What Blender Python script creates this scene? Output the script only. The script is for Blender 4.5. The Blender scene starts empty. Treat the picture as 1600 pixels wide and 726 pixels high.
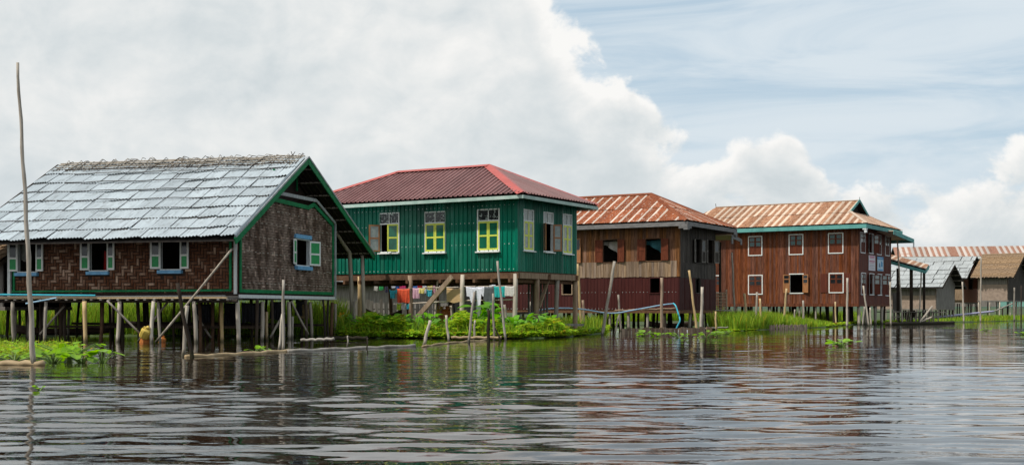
import bpy, math, random
import numpy as np
from mathutils import Vector, Matrix
random.seed(7); rng = np.random.default_rng(11)
R = math.radians
scn = bpy.context.scene
col = scn.collection

# ------------------------------------------------------------------ camera
F, HC, HORIZ = 1867.0, 1.3, 481.0            # focal length in photo pixels, eye height, horizon row
cam = bpy.data.cameras.new('camera'); cam.lens = 42.0; cam.sensor_width = 36
cam.shift_y = (HORIZ - 363.0) / 1600.0
cam.clip_end = 20000; cam.clip_start = 0.1
camo = bpy.data.objects.new('camera', cam); col.objects.link(camo)
camo.location = (0, 0, HC); camo.rotation_euler = (R(90), 0, 0)
scn.camera = camo

# ------------------------------------------------------------------ world: Nishita sky with procedural cloud
SUN_EL, SUN_AZ = 56.0, 240.0                 # azimuth clockwise from +Y: behind and left of the camera
w = bpy.data.worlds.new('World'); scn.world = w; w.use_nodes = True
wn, wl = w.node_tree.nodes, w.node_tree.links
wn.clear()
class NT:
    """small helper to write node maths"""
    def __init__(s, nt): s.n, s.l = nt.nodes, nt.links
    def put(s, sock, v):
        if isinstance(v, bpy.types.NodeSocket): s.l.new(v, sock)
        elif v is not None: sock.default_value = v
    def m(s, op, a, b=None, c=None, clamp=False):
        n = s.n.new('ShaderNodeMath'); n.operation = op; n.use_clamp = clamp
        for i, v in enumerate((a, b, c)):
            if v is not None: s.put(n.inputs[i], v)
        return n.outputs[0]
    def ss(s, lo, hi, v):
        n = s.n.new('ShaderNodeMapRange'); n.interpolation_type = 'SMOOTHSTEP'; n.clamp = True
        s.put(n.inputs[0], v); s.put(n.inputs[1], lo); s.put(n.inputs[2], hi)
        n.inputs[3].default_value = 0; n.inputs[4].default_value = 1
        return n.outputs[0]
    def noise(s, vec, scale, detail=5, rough=.5, dist=0.0, lac=2.0):
        n = s.n.new('ShaderNodeTexNoise'); s.put(n.inputs['Vector'], vec)
        n.inputs['Scale'].default_value = scale; n.inputs['Detail'].default_value = detail
        n.inputs['Roughness'].default_value = rough; n.inputs['Distortion'].default_value = dist
        n.inputs['Lacunarity'].default_value = lac
        return n.outputs[0]
    def comb(s, x, y, z):
        n = s.n.new('ShaderNodeCombineXYZ')
        for i, v in enumerate((x, y, z)): s.put(n.inputs[i], v)
        return n.outputs[0]
    def sep(s, v):
        n = s.n.new('ShaderNodeSeparateXYZ'); s.put(n.inputs[0], v); return n.outputs
    def mixc(s, f, a, b):
        n = s.n.new('ShaderNodeMix'); n.data_type = 'RGBA'
        s.put(n.inputs[0], f)
        for i, v in ((6, a), (7, b)):
            if isinstance(v, (tuple, list)): v = (*v[:3], 1)
            s.put(n.inputs[i], v)
        return n.outputs[2]
    def ramp(s, f, pts):
        n = s.n.new('ShaderNodeValToRGB'); cr = n.color_ramp
        while len(cr.elements) < len(pts): cr.elements.new(.5)
        for e, (p, c) in zip(cr.elements, sorted(pts)):
            e.position = p; e.color = (c, c, c, 1) if not isinstance(c, (tuple, list)) else (*c[:3], 1)
        s.put(n.inputs[0], f); return n.outputs[0]
def make_world():
    T = NT(w.node_tree)
    sky = wn.new('ShaderNodeTexSky'); sky.sky_type = 'NISHITA'; sky.sun_disc = False
    sky.sun_elevation = R(SUN_EL); sky.sun_rotation = R(SUN_AZ)
    sky.air_density = 1.0; sky.dust_density = 1.6; sky.ozone_density = 1.0
    tc = wn.new('ShaderNodeTexCoord'); d = tc.outputs['Generated']
    x, y, z = T.sep(d)
    el = T.m('DEGREES' if False else 'MULTIPLY', T.m('ARCSINE', z), 57.2958)
    az = T.m('MULTIPLY', T.m('ARCTAN2', x, y), 57.2958)
    # top of the cumulus bank, degrees of elevation, as a function of azimuth
    azn = T.m('DIVIDE', T.m('ADD', az, 180), 360)
    P = lambda a: (a + 180) / 360
    top = T.m('MULTIPLY', T.ramp(azn, [(0, .55), (P(-90), .7), (P(-20), .62), (P(-2), .40), (P(1.8), .245), (P(4.6), .188), (P(8.2), .125), (P(10), .118), (P(12.4), .140),
              (P(15.2), .098), (P(18), .100), (P(20), .096), (P(23.5), .118), (P(30), .13), (P(60), .12), (P(120), .30)]), 60)
    skyv = T.comb(T.m('MULTIPLY', az, .10), T.m('MULTIPLY', el, .13), 0.0)
    n1 = T.noise(skyv, 2.6, 8, .56, .25)
    n1b = T.noise(skyv, .9, 3, .5, .2)
    amp = T.m('ADD', 4.2, T.m('MULTIPLY', T.ss(14, 40, el), 30))
    h = T.m('ADD', T.m('SUBTRACT', top, el), T.m('MULTIPLY', T.m('SUBTRACT', n1, .5), T.m('MULTIPLY', amp, 3.2)))
    h = T.m('ADD', h, T.m('MULTIPLY', T.m('SUBTRACT', n1b, .5), 7.0))
    cum = T.ss(-.35, 1.25, h)
    # light on the billows: noise minus noise a little towards the sun (upper left)
    off = T.comb(T.m('ADD', T.m('MULTIPLY', az, .10), -.055), T.m('ADD', T.m('MULTIPLY', el, .13), .075), 0.0)
    n2 = T.noise(off, 2.6, 8, .56, .25)
    lit = T.m('MULTIPLY', T.m('SUBTRACT', n1, n2), 1.7)
    rim = T.m('SUBTRACT', 1, T.ss(.2, 5.5, h))
    soft = T.noise(T.comb(T.m('MULTIPLY', az, .05), T.m('MULTIPLY', el, .10), 4.0), 1.4, 4, .5, .3)
    left = T.m('SUBTRACT', 1, T.ss(-4, 9, az))
    b = T.m('ADD', .56, T.m('MULTIPLY', T.m('MULTIPLY', lit, T.m('ADD', .35, T.m('MULTIPLY', rim, .65))), .55))
    b = T.m('ADD', b, T.m('MULTIPLY', rim, .22))
    b = T.m('ADD', b, T.m('MULTIPLY', T.m('SUBTRACT', soft, .5), .46))
    b = T.m('ADD', b, T.m('MULTIPLY', left, .10))
    b = T.m('ADD', b, T.m('MULTIPLY', T.ss(6, 15, el), .07))
    b = T.m('MAXIMUM', T.m('MINIMUM', b, .84), .44)
    warm = T.ss(.52, .86, b)
    tint = T.mixc(warm, (.90, 1.0, 1.045), (1.0, .992, .97))
    vm = wn.new('ShaderNodeVectorMath'); vm.operation = 'SCALE'; T.put(vm.inputs[0], tint); T.put(vm.inputs[3], b)
    ccol = vm.outputs[0]
    # thin high cloud in the blue
    cv = T.comb(T.m('MULTIPLY', az, .045), T.m('MULTIPLY', el, .26), 9.0)
    ci = T.noise(cv, 1.7, 7, .58, .8)
    cirr = T.m('MULTIPLY', T.ss(.24, .64, ci), .88)
    vs = wn.new('ShaderNodeVectorMath'); vs.operation = 'SCALE'; T.put(vs.inputs[0], sky.outputs[0]); vs.inputs[3].default_value = .085
    base = T.mixc(.72, vs.outputs[0], (.455, .60, .715))
    base = T.mixc(T.m('MULTIPLY', T.m('SUBTRACT', 1, T.ss(0, 12, el)), .45), base, (.62, .70, .755))
    s2 = T.mixc(cirr, base, (.64, .705, .75))
    fin = T.mixc(cum, s2, ccol)
    bg = wn.new('ShaderNodeBackground'); T.put(bg.inputs[0], fin); bg.inputs[1].default_value = 1.0
    out = wn.new('ShaderNodeOutputWorld'); wl.new(bg.outputs[0], out.inputs[0])
make_world()

sun = bpy.data.lights.new('sun', 'SUN'); sun.energy = 3.4; sun.angle = R(3.0); sun.color = (1, .955, .88)
suno = bpy.data.objects.new('sun', sun); col.objects.link(suno)
sd = Vector((math.sin(R(SUN_AZ)) * math.cos(R(SUN_EL)), math.cos(R(SUN_AZ)) * math.cos(R(SUN_EL)), math.sin(R(SUN_EL))))
suno.rotation_euler = sd.to_track_quat('Z', 'Y').to_euler(); suno.location = (-40, -40, 60)
scn.view_settings.view_transform = 'Standard'; scn.view_settings.look = 'None'
scn.view_settings.exposure = 0.18; scn.view_settings.gamma = 1.0; scn.view_settings.use_curve_mapping = False
scn.render.engine = 'CYCLES'

# ------------------------------------------------------------------ pixel helpers
def gp(px, row, z=0.0):
    """ray through a photo pixel down to the level z"""
    Y = (HC - z) * F / (row - HORIZ); return Vector(((px - 800) / F * Y, Y, z))
def at(px, row, Y): return Vector(((px - 800) / F * Y, Y, HC + (HORIZ - row) * Y / F))

# ------------------------------------------------------------------ materials
MATS = {}
def mat(name, c1, c2=None, sc=(1, 1, 1), ns=3.0, det=6, rough=.7, bump=0.0, rnd=0.0, lo=.35, hi=.65, metal=0.0, spec=.4,
        c3=None, s3=1.2, t3=(.55, .72), attr=False, hue=0.0, bscale=None, wet=False):
    m = bpy.data.materials.new(name); m.use_nodes = True; T = NT(m.node_tree)
    p = m.node_tree.nodes['Principled BSDF']
    tc = T.n.new('ShaderNodeTexCoord'); mp = T.n.new('ShaderNodeMapping'); mp.inputs['Scale'].default_value = sc
    oi = T.n.new('ShaderNodeObjectInfo')
    T.l.new(tc.outputs['Object'], mp.inputs[0])
    va = T.n.new('ShaderNodeVectorMath'); T.l.new(mp.outputs[0], va.inputs[0])
    T.put(va.inputs[1], T.comb(T.m('MULTIPLY', oi.outputs['Random'], 37.0 if rnd else 0), 0, 0))
    v = va.outputs[0]
    nz = T.noise(v, ns, det, .6)
    c = T.mixc(T.ss(lo, hi, nz), c1, c2 or c1)
    if c3:
        n3 = T.noise(v, s3, 5, .62); c = T.mixc(T.ss(t3[0], t3[1], n3), c, c3)
    if attr:
        at_ = T.n.new('ShaderNodeAttribute'); at_.attribute_name = 'Col'
        mm = T.n.new('ShaderNodeMix'); mm.data_type = 'RGBA'; mm.blend_type = 'MULTIPLY'; mm.inputs[0].default_value = 1
        T.put(mm.inputs[6], c); T.put(mm.inputs[7], at_.outputs['Color']); c = mm.outputs[2]
    if rnd:
        hs = T.n.new('ShaderNodeHueSaturation'); T.put(hs.inputs['Color'], c)
        wn_ = T.n.new('ShaderNodeTexWhiteNoise'); wn_.noise_dimensions = '1D'; T.put(wn_.inputs['W'], oi.outputs['Random'])
        T.put(hs.inputs['Value'], T.m('ADD', 1 - rnd, T.m('MULTIPLY', oi.outputs['Random'], 2 * rnd)))
        T.put(hs.inputs['Saturation'], T.m('ADD', 1 - rnd * .5, T.m('MULTIPLY', wn_.outputs['Value'], rnd)))
        if hue: T.put(hs.inputs['Hue'], T.m('ADD', .5 - hue, T.m('MULTIPLY', wn_.outputs['Value'], 2 * hue)))
        c = hs.outputs[0]
    if wet:   # waterlogged, algae-stained foot
        gz = T.sep(T.n.new('ShaderNodeNewGeometry').outputs['Position'])[2]
        wz = T.m('ADD', gz, T.m('MULTIPLY', T.m('SUBTRACT', T.noise(v, 5, 3, .6), .5), .35))
        c = T.mixc(T.m('MULTIPLY', T.m('SUBTRACT', 1, T.ss(.04, .26, wz)), .85), c, (.035, .034, .018))
    T.put(p.inputs['Base Color'], c)
    p.inputs['Roughness'].default_value = rough; p.inputs['Metallic'].default_value = metal
    p.inputs['Specular IOR Level'].default_value = spec
    if bump:
        bn = T.n.new('ShaderNodeBump'); bn.inputs['Strength'].default_value = bump; bn.inputs['Distance'].default_value = .02
        T.put(bn.inputs['Height'], T.noise(v, bscale or ns * 2.5, 5, .6)); T.l.new(bn.outputs[0], p.inputs['Normal'])
    MATS[name] = m; return m
def rust_mat(name, rust, dark, clean, stripe, keep, blotch):
    """old roofing sheet: UV u runs across the sheet 0..1, v up the slope in metres"""
    m = bpy.data.materials.new(name); m.use_nodes = True; T = NT(m.node_tree)
    p = m.node_tree.nodes['Principled BSDF']
    uv = T.n.new('ShaderNodeTexCoord').outputs['UV']; u, v, _ = T.sep(uv)
    oi = T.n.new('ShaderNodeObjectInfo'); r = oi.outputs['Random']
    wn_ = T.n.new('ShaderNodeTexWhiteNoise'); wn_.noise_dimensions = '1D'; T.put(wn_.inputs['W'], r); r2 = wn_.outputs['Value']
    pv = T.comb(T.m('ADD', T.m('MULTIPLY', u, 1.1), T.m('MULTIPLY', r, 60)), T.m('MULTIPLY', v, .8), r2)
    nb = T.noise(pv, 3.2, 7, .66); ns_ = T.noise(T.comb(T.m('ADD', T.m('MULTIPLY', u, 6), T.m('MULTIPLY', r, 60)), T.m('MULTIPLY', v, .55), 3.0), 2.0, 5, .6)
    c = T.mixc(T.ss(.35, .68, nb), rust, dark)
    wob = T.m('MULTIPLY', T.m('SUBTRACT', ns_, .5), .55)
    e = T.m('ADD', u, wob)
    st = T.m('SUBTRACT', 1, T.ss(stripe * .75, stripe * 1.2, e))
    has = T.m('GREATER_THAN', keep, r2)
    brk = T.ss(.30, .40, T.noise(T.comb(r, T.m('MULTIPLY', v, .5), r2), 2.2, 4, .6))
    c = T.mixc(T.m('MULTIPLY', T.m('MULTIPLY', st, has), brk), c, clean)
    c = T.mixc(T.m('MULTIPLY', T.ss(.56, .66, T.noise(pv, 5.5, 6, .7)), blotch), c, clean)
    hs = T.n.new('ShaderNodeHueSaturation'); T.put(hs.inputs['Color'], c); T.put(hs.inputs['Value'], T.m('ADD', .82, T.m('MULTIPLY', r, .36)))
    T.put(p.inputs['Base Color'], hs.outputs[0]); p.inputs['Roughness'].default_value = .8; p.inputs['Specular IOR Level'].default_value = .12
    MATS[name] = m
pass
pass
mat('weave_dark', (.105, .042, .022), (.175, .074, .041), (1, 1, 1), 5, rough=.8, attr=True, bump=.3, spec=0.1)
mat('weave_grey', (.105, .070, .052), (.30, .235, .195), (1, 1, .6), 1.6, rough=.85, attr=True, bump=.3, spec=0.1)
mat('weave_pale', (.36, .27, .21), (.27, .20, .155), (1, 1, 1), 3, rough=.85, bump=.3, rnd=.08, spec=0.1)
mat('weave_back', (.020, .011, .008), (.035, .018, .012), rough=.9)
mat('trim_green', (.016, .20, .075), (.010, .14, .05), (2, 2, 2), 3, rough=.55, bump=.1, spec=0.1)
mat('trim_white', (.62, .64, .63), (.42, .43, .42), (3, 3, 1), 3, rough=.6, lo=.5, hi=.8)
mat('trim_grey', (.40, .42, .42), (.25, .26, .26), (3, 3, 1), 3, rough=.7)
mat('paint_white', (.72, .73, .70), (.60, .61, .58), (3, 3, 3), 3, rough=.5, lo=.45, hi=.8)
mat('panel_green', (.018, .30, .085), (.014, .24, .07), (3, 3, 3), 3, rough=.45)
mat('paint_blue', (.16, .40, .64), (.12, .30, .50), (3, 3, 3), 3, rough=.55)
mat('paint_yellow', (.66, .70, .09), (.52, .58, .08), (3, 3, 3), 3, rough=.5)
mat('pane_green', (.006, .085, .05), (.010, .13, .07), (1, 1, 1), 2, rough=.16, spec=.6)
mat('pane_dark', (.012, .014, .016), (.02, .022, .024), (1, 1, 1), 2, rough=.12, spec=.6)
mat('pane_grey', (.20, .24, .23), (.30, .33, .30), (2, 2, 2), 2, rough=.18, spec=.6)
mat('pane_teal', (.03, .12, .11), (.05, .08, .09), (2, 2, 2), 3, rough=.14, spec=.6)
mat('green_sheet', (.0045, .145, .090), (.0030, .105, .064), (2.2, 2.2, .35), 1.6, rough=.36, rnd=.27, c3=(.045, .19, .145), s3=1.1, t3=(.50, .76), bump=.12, spec=0.2)
mat('nail', (.60, .66, .62), rough=.4)
mat('maroon_sheet', (.066, .0175, .0150), (.052, .013, .012), (2.2, 2.2, .35), 1.6, rough=.42, rnd=.10, c3=(.09, .035, .03), s3=1.4, t3=(.66, .85), spec=0.2)
mat('roof_maroon', (.215, .105, .098), (.175, .080, .075), (1, 1, 1), 1.2, rough=.42, rnd=.07, spec=0.2)
mat('ridge_red', (.43, .080, .062), (.36, .065, .05), (1, 1, 1), 2, rough=.45)
mat('fascia_pale', (.42, .52, .46), (.30, .42, .36), (1, 1, 1), 2, rough=.6)
mat('fascia_teal', (.13, .36, .33), (.09, .27, .25), (1, 1, 1), 2, rough=.6, c3=(.20, .24, .21), s3=2, t3=(.6, .75), spec=0.1)
mat('fascia_grey', (.20, .195, .19), (.13, .125, .12), (1, 1, 4), 3, rough=.85, bump=.3)
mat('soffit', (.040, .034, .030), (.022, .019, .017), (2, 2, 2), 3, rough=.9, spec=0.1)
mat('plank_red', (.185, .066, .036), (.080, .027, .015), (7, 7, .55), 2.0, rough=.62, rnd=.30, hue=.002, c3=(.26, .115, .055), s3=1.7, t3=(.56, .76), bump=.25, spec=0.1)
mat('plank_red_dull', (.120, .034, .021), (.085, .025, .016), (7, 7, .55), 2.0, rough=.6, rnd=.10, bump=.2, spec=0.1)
mat('plank_tan', (.235, .115, .058), (.100, .044, .022), (8, 8, .5), 2.0, rough=.75, rnd=.34, hue=.004, c3=(.07, .038, .022), s3=1.5, t3=(.54, .70), bump=.35, spec=0.1)
mat('plank_silver', (.30, .215, .148), (.18, .118, .076), (8, 8, .5), 2.0, rough=.8, rnd=.30, hue=.004, c3=(.12, .085, .06), s3=1.8, t3=(.58, .74), bump=.35, spec=0.1)
mat('rust_solid', (.23, .075, .035), (.15, .045, .022), (1, 1, 1), 3, rough=.85, spec=.1)
mat('plank_black', (.085, .073, .064), (.040, .035, .031), (8, 8, .5), 2.0, rough=.85, rnd=.30, c3=(.15, .125, .10), s3=1.5, t3=(.64, .78), bump=.35, spec=0.1)
mat('plank_grey', (.22, .20, .18), (.13, .115, .10), (8, 8, .6), 2.0, rough=.85, rnd=.22, bump=.35, spec=0.1)
mat('shutter_red', (.15, .042, .020), (.10, .028, .015), (4, 4, 1), 2, rough=.5, spec=0.1)
mat('shutter_orange', (.36, .16, .06), (.28, .11, .04), (4, 4, 1), 2, rough=.5)
mat('wood_post', (.36, .26, .18), (.24, .165, .11), (3, 3, .5), 3, rough=.8, rnd=.2, bump=.4, wet=True, spec=0.1)
mat('wood_beam', (.17, .095, .055), (.11, .06, .036), (2, 2, 2), 3, rough=.8, rnd=.2, bump=.3, spec=0.1)
mat('bamboo_grey', (.37, .325, .27), (.24, .205, .165), (4, 4, .5), 3, rough=.65, rnd=.22, bump=.25, c3=(.12, .10, .085), s3=2, t3=(.6, .8), wet=True, spec=0.2)
mat('bamboo_pale', (.56, .49, .40), (.40, .34, .27), (4, 4, .5), 3, rough=.6, rnd=.15, bump=.25, wet=True, spec=0.2)
mat('bamboo_tan', (.56, .41, .22), (.42, .29, .14), (4, 4, .5), 3, rough=.55, rnd=.15, bump=.25, wet=True, spec=0.2)
mat('log_tan', (.40, .29, .16), (.26, .18, .09), (1, 1, 1), 3, rough=.7, bump=.3)
mat('log_grey', (.30, .27, .23), (.18, .16, .13), (1, 1, 1), 3, rough=.7, bump=.3)
mat('stilt_dark', (.060, .045, .034), (.035, .026, .020), (4, 4, .5), 3, rough=.85, rnd=.35, bump=.25, wet=True, spec=0.1)
mat('deck_wood', (.24, .215, .19), (.13, .115, .10), (1, 4, 4), 2, rough=.85, rnd=.3, bump=.3, spec=0.1)
mat('thatch', (.30, .205, .125), (.19, .125, .075), (9, 9, 1.2), 1.5, rough=.95, rnd=.14, bump=.9, bscale=6, spec=0.1)
mat('brick_red_wall', (.38, .17, .115), (.29, .125, .085), (1, 1, 1), 5, rough=.9, bump=.3, spec=0.1)
mat('pipe_blue', (.36, .55, .68), (.26, .44, .58), rough=.4)
mat('pipe_cyan', (.05, .42, .52), (.04, .34, .44), rough=.4)
mat('pipe_lilac', (.40, .37, .52), (.33, .30, .45), rough=.4)
mat('leaf', (.25, .46, .020), (.34, .55, .030), (1, 1, 1), .8, rough=.45, attr=True, spec=0.15)
mat('grass', (.24, .42, .030), (.33, .50, .045), (1, 1, 1), .5, rough=.6, attr=True, spec=0.15)
mat('taro_leaf', (.21, .47, .035), (.15, .38, .028), (1, 1, 1), 2, rough=.38, rnd=.22, spec=0.15)
mat('hyacinth_leaf', (.30, .52, .035), (.21, .42, .030), (1, 1, 1), 2, rough=.38, rnd=.18, spec=0.15)
mat('stem', (.12, .20, .03), (.09, .15, .025), rough=.6)
mat('marsh', (.050, .085, .014), (.030, .040, .012), (1, 1, 1), .6, rough=.9, bump=.4)
mat('flower', (.80, .42, .02), (.70, .32, .02), rough=.6)
mat('jug_yellow', (.62, .45, .09), (.52, .36, .06), rough=.4)
mat('drum_orange', (.46, .15, .025), (.36, .11, .02), rough=.45)
mat('net_black', (.014, .014, .018), (.03, .03, .036), (3, 3, 3), 4, rough=.8, bump=.5)
mat('basket', (.30, .22, .10), (.20, .14, .06), (6, 6, 6), 3, rough=.8)
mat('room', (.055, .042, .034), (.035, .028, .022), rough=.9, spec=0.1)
mat('boat_wood', (.10, .058, .034), (.06, .036, .022), (1, 4, 4), 2, rough=.7, rnd=.2)
mat('hill', (.05, .085, .05), (.035, .06, .04), (.004, .004, .004), 4, rough=1)
rust_mat('rust_red', (.290, .088, .034), (.170, .045, .020), (.56, .47, .39), .26, .9, .9)
rust_mat('rust_pale', (.37, .195, .110), (.19, .075, .038), (.55, .43, .33), .46, .95, .6)
rust_mat('rust_far', (.31, .165, .11), (.23, .105, .07), (.43, .38, .34), .50, .9, .4)
def galv_mat(name, light, mid, dirt):
    m = bpy.data.materials.new(name); m.use_nodes = True; T = NT(m.node_tree); p = m.node_tree.nodes['Principled BSDF']
    u, v, _ = T.sep(T.n.new('ShaderNodeTexCoord').outputs['UV']); r = T.n.new('ShaderNodeObjectInfo').outputs['Random']
    wn_ = T.n.new('ShaderNodeTexWhiteNoise'); wn_.noise_dimensions = '1D'; T.put(wn_.inputs['W'], r); r2 = wn_.outputs['Value']
    st = T.noise(T.comb(T.m('ADD', T.m('MULTIPLY', u, 9), T.m('MULTIPLY', r, 80)), T.m('MULTIPLY', v, .5), r2), 1.6, 5, .65)
    bl = T.noise(T.comb(T.m('ADD', u, T.m('MULTIPLY', r, 50)), v, 2.0), 2.2, 5, .6)
    c = T.mixc(T.ss(.36, .62, st), light, mid)
    c = T.mixc(T.m('MULTIPLY', T.ss(.50, .74, bl), .8), c, dirt)
    c = T.mixc(T.m('MULTIPLY', T.ss(.60, .70, T.noise(T.comb(T.m('ADD', T.m('MULTIPLY', u, 14), T.m('MULTIPLY', r, 80)), T.m('MULTIPLY', v, .8), 5.0), 1.7, 3, .6)), .75), c, (.10, .10, .10))
    c = T.mixc(T.m('MULTIPLY', T.m('SUBTRACT', 1, T.ss(.02, .07, u)), .8), c, (.09, .09, .09))
    hs = T.n.new('ShaderNodeHueSaturation'); T.put(hs.inputs['Color'], c); T.put(hs.inputs['Value'], T.m('ADD', .90, T.m('MULTIPLY', r2, .22)))
    T.put(p.inputs['Base Color'], hs.outputs[0]); p.inputs['Roughness'].default_value = .45; p.inputs['Specular IOR Level'].default_value = .35; MATS[name] = m
galv_mat('galvanised', (.50, .545, .565), (.42, .46, .48), (.31, .33, .335))
galv_mat('galvanised_far', (.37, .385, .38), (.29, .305, .305), (.20, .20, .19))
def translucent(name, f):
    m = MATS[name]; T = NT(m.node_tree); p = m.node_tree.nodes['Principled BSDF']; out = m.node_tree.nodes['Material Output']
    t = T.n.new('ShaderNodeBsdfTranslucent'); mx = T.n.new('ShaderNodeMixShader'); mx.inputs[0].default_value = f
    T.l.new(p.inputs['Base Color'].links[0].from_socket, t.inputs['Color'])
    T.l.new(p.outputs[0], mx.inputs[1]); T.l.new(t.outputs[0], mx.inputs[2]); T.l.new(mx.outputs[0], out.inputs['Surface'])
for _n in ('leaf', 'grass', 'taro_leaf', 'hyacinth_leaf'): translucent(_n, .50)
def flat(name, c, rough=.8, c2=None):
    return mat(name, c, c2 or tuple(v * .8 for v in c), (3, 3, 3), 3, rough=rough)

# ------------------------------------------------------------------ mesh helpers
class MB:
    def __init__(s): s.v, s.f, s.mi, s.uv, s.c = [], [], [], [], []
    def face(s, pts, mi=0, uv=None, c=None):
        b = len(s.v); s.v += [tuple(p) for p in pts]; s.f.append(tuple(range(b, b + len(pts)))); s.mi.append(mi)
        s.uv.append(uv); s.c.append(c)
    def hexa(s, p, mi=0, c=None):
        """eight corners: 0-3 bottom loop, 4-7 top loop"""
        b = len(s.v); s.v += [tuple(q) for q in p]
        for q in ((0, 3, 2, 1), (4, 5, 6, 7), (0, 1, 5, 4), (1, 2, 6, 5), (2, 3, 7, 6), (3, 0, 4, 7)):
            s.f.append(tuple(b + i for i in q)); s.mi.append(mi); s.uv.append(None); s.c.append(c)
    def box(s, a, b, mi=0, c=None):
        x0, y0, z0 = a; x1, y1, z1 = b
        s.hexa([(x0, y0, z0), (x1, y0, z0), (x1, y1, z0), (x0, y1, z0), (x0, y0, z1), (x1, y0, z1), (x1, y1, z1), (x0, y1, z1)], mi, c)
    def fbox(s, Fn, a0, a1, o0, o1, z0, z1, mi=0, c=None):
        s.hexa([Fn(a0, o0, z0), Fn(a1, o0, z0), Fn(a1, o1, z0), Fn(a0, o1, z0), Fn(a0, o0, z1), Fn(a1, o0, z1), Fn(a1, o1, z1), Fn(a0, o1, z1)], mi, c)
    def beam(s, p, q, wd, ht, mi=0, up=(0, 0, 1)):
        p, q = Vector(p), Vector(q); d = (q - p).normalized(); u = Vector(up); sx = d.cross(u)
        if sx.length < 1e-4: sx = Vector((1, 0, 0))
        sx.normalize(); u = sx.cross(d).normalized(); sx = sx * wd / 2; u = u * ht / 2
        s.hexa([p - sx - u, p + sx - u, p + sx + u, p - sx + u, q - sx - u, q + sx - u, q + sx + u, q - sx + u], mi)
    def tube(s, pts, rad, n=7, mi=0, cap=True):
        pts = [Vector(p) for p in pts]; m = len(pts)
        rad = rad if isinstance(rad, (list, tuple)) else [rad] * m
        b = len(s.v); t = (pts[1] - pts[0]).normalized()
        u = t.cross(Vector((.3, .9, .1))); u.normalize()
        for i, p in enumerate(pts):
            t = ((pts[min(i + 1, m - 1)] - pts[max(i - 1, 0)])).normalized()
            u = (u - t * u.dot(t)).normalized(); vv = t.cross(u)
            for k in range(n):
                a = 2 * math.pi * k / n; s.v.append(tuple(p + (u * math.cos(a) + vv * math.sin(a)) * rad[i]))
        for i in range(m - 1):
            for k in range(n):
                s.f.append((b + i * n + k, b + i * n + (k + 1) % n, b + (i + 1) * n + (k + 1) % n, b + (i + 1) * n + k)); s.mi.append(mi); s.uv.append(None); s.c.append(None)
        if cap:
            s.f.append(tuple(b + (m - 1) * n + k for k in range(n))); s.mi.append(mi); s.uv.append(None); s.c.append(None)
            s.f.append(tuple(b + k for k in reversed(range(n)))); s.mi.append(mi); s.uv.append(None); s.c.append(None)
    def build(s, name, mats, parent=None, smooth=False):
        me = bpy.data.meshes.new(name); me.from_pydata(s.v, [], s.f)
        if isinstance(mats, str): mats = [mats]
        for m in mats: me.materials.append(MATS[m])
        if len(mats) > 1: me.polygons.foreach_set('material_index', s.mi)
        if any(u is not None for u in s.uv):
            ul = me.uv_layers.new(name='UVMap'); k = 0
            for fi, u in enumerate(s.uv):
                for j in range(len(s.f[fi])):
                    if u: ul.data[k].uv = u[j]
                    k += 1
        if any(c is not None for c in s.c):
            ca = me.color_attributes.new('Col', 'FLOAT_COLOR', 'CORNER'); k = 0
            arr = []
            for fi, c in enumerate(s.c): arr += list((*(c or (1, 1, 1)), 1)) * len(s.f[fi])
            ca.data.foreach_set('color', arr)
        if smooth: me.polygons.foreach_set('use_smooth', [True] * len(me.polygons))
        me.update()
        o = bpy.data.objects.new(name, me); col.objects.link(o)
        if parent: o.parent = parent
        return o
def npmesh(name, V, Fq, material, cols=None, smooth=False, parent=None):
    me = bpy.data.meshes.new(name)
    V = np.asarray(V, dtype=np.float32); Fq = np.asarray(Fq, dtype=np.int32); k = Fq.shape[1]
    me.vertices.add(len(V)); me.vertices.foreach_set('co', V.ravel())
    me.loops.add(Fq.size); me.loops.foreach_set('vertex_index', Fq.ravel())
    me.polygons.add(len(Fq)); me.polygons.foreach_set('loop_start', np.arange(len(Fq), dtype=np.int32) * k)
    if smooth: me.polygons.foreach_set('use_smooth', np.ones(len(Fq), dtype=bool))
    me.update(calc_edges=True); me.validate()
    if cols is not None:
        ca = me.color_attributes.new('Col', 'FLOAT_COLOR', 'POINT'); ca.data.foreach_set('color', np.c_[cols, np.ones(len(V))].astype(np.float32).ravel())
    me.materials.append(MATS[material])
    o = bpy.data.objects.new(name, me); col.objects.link(o)
    if parent: o.parent = parent
    return o
def tag(o, label=None, cat=None, group=None, kind=None):
    for k, v in (('label', label), ('category', cat), ('group', group), ('kind', kind)):
        if v: o[k] = v
    return o
def empty(name, loc=(0, 0, 0), rz=0.0):
    o = bpy.data.objects.new(name, None); col.objects.link(o); o.location = loc; o.rotation_euler = (0, 0, rz); o.empty_display_size = .3; return o
ORD = ['first', 'second', 'third', 'fourth', 'fifth', 'sixth', 'seventh', 'eighth', 'ninth', 'tenth', 'eleventh', 'twelfth', 'thirteenth', 'fourteenth', 'fifteenth', 'sixteenth']

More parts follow.
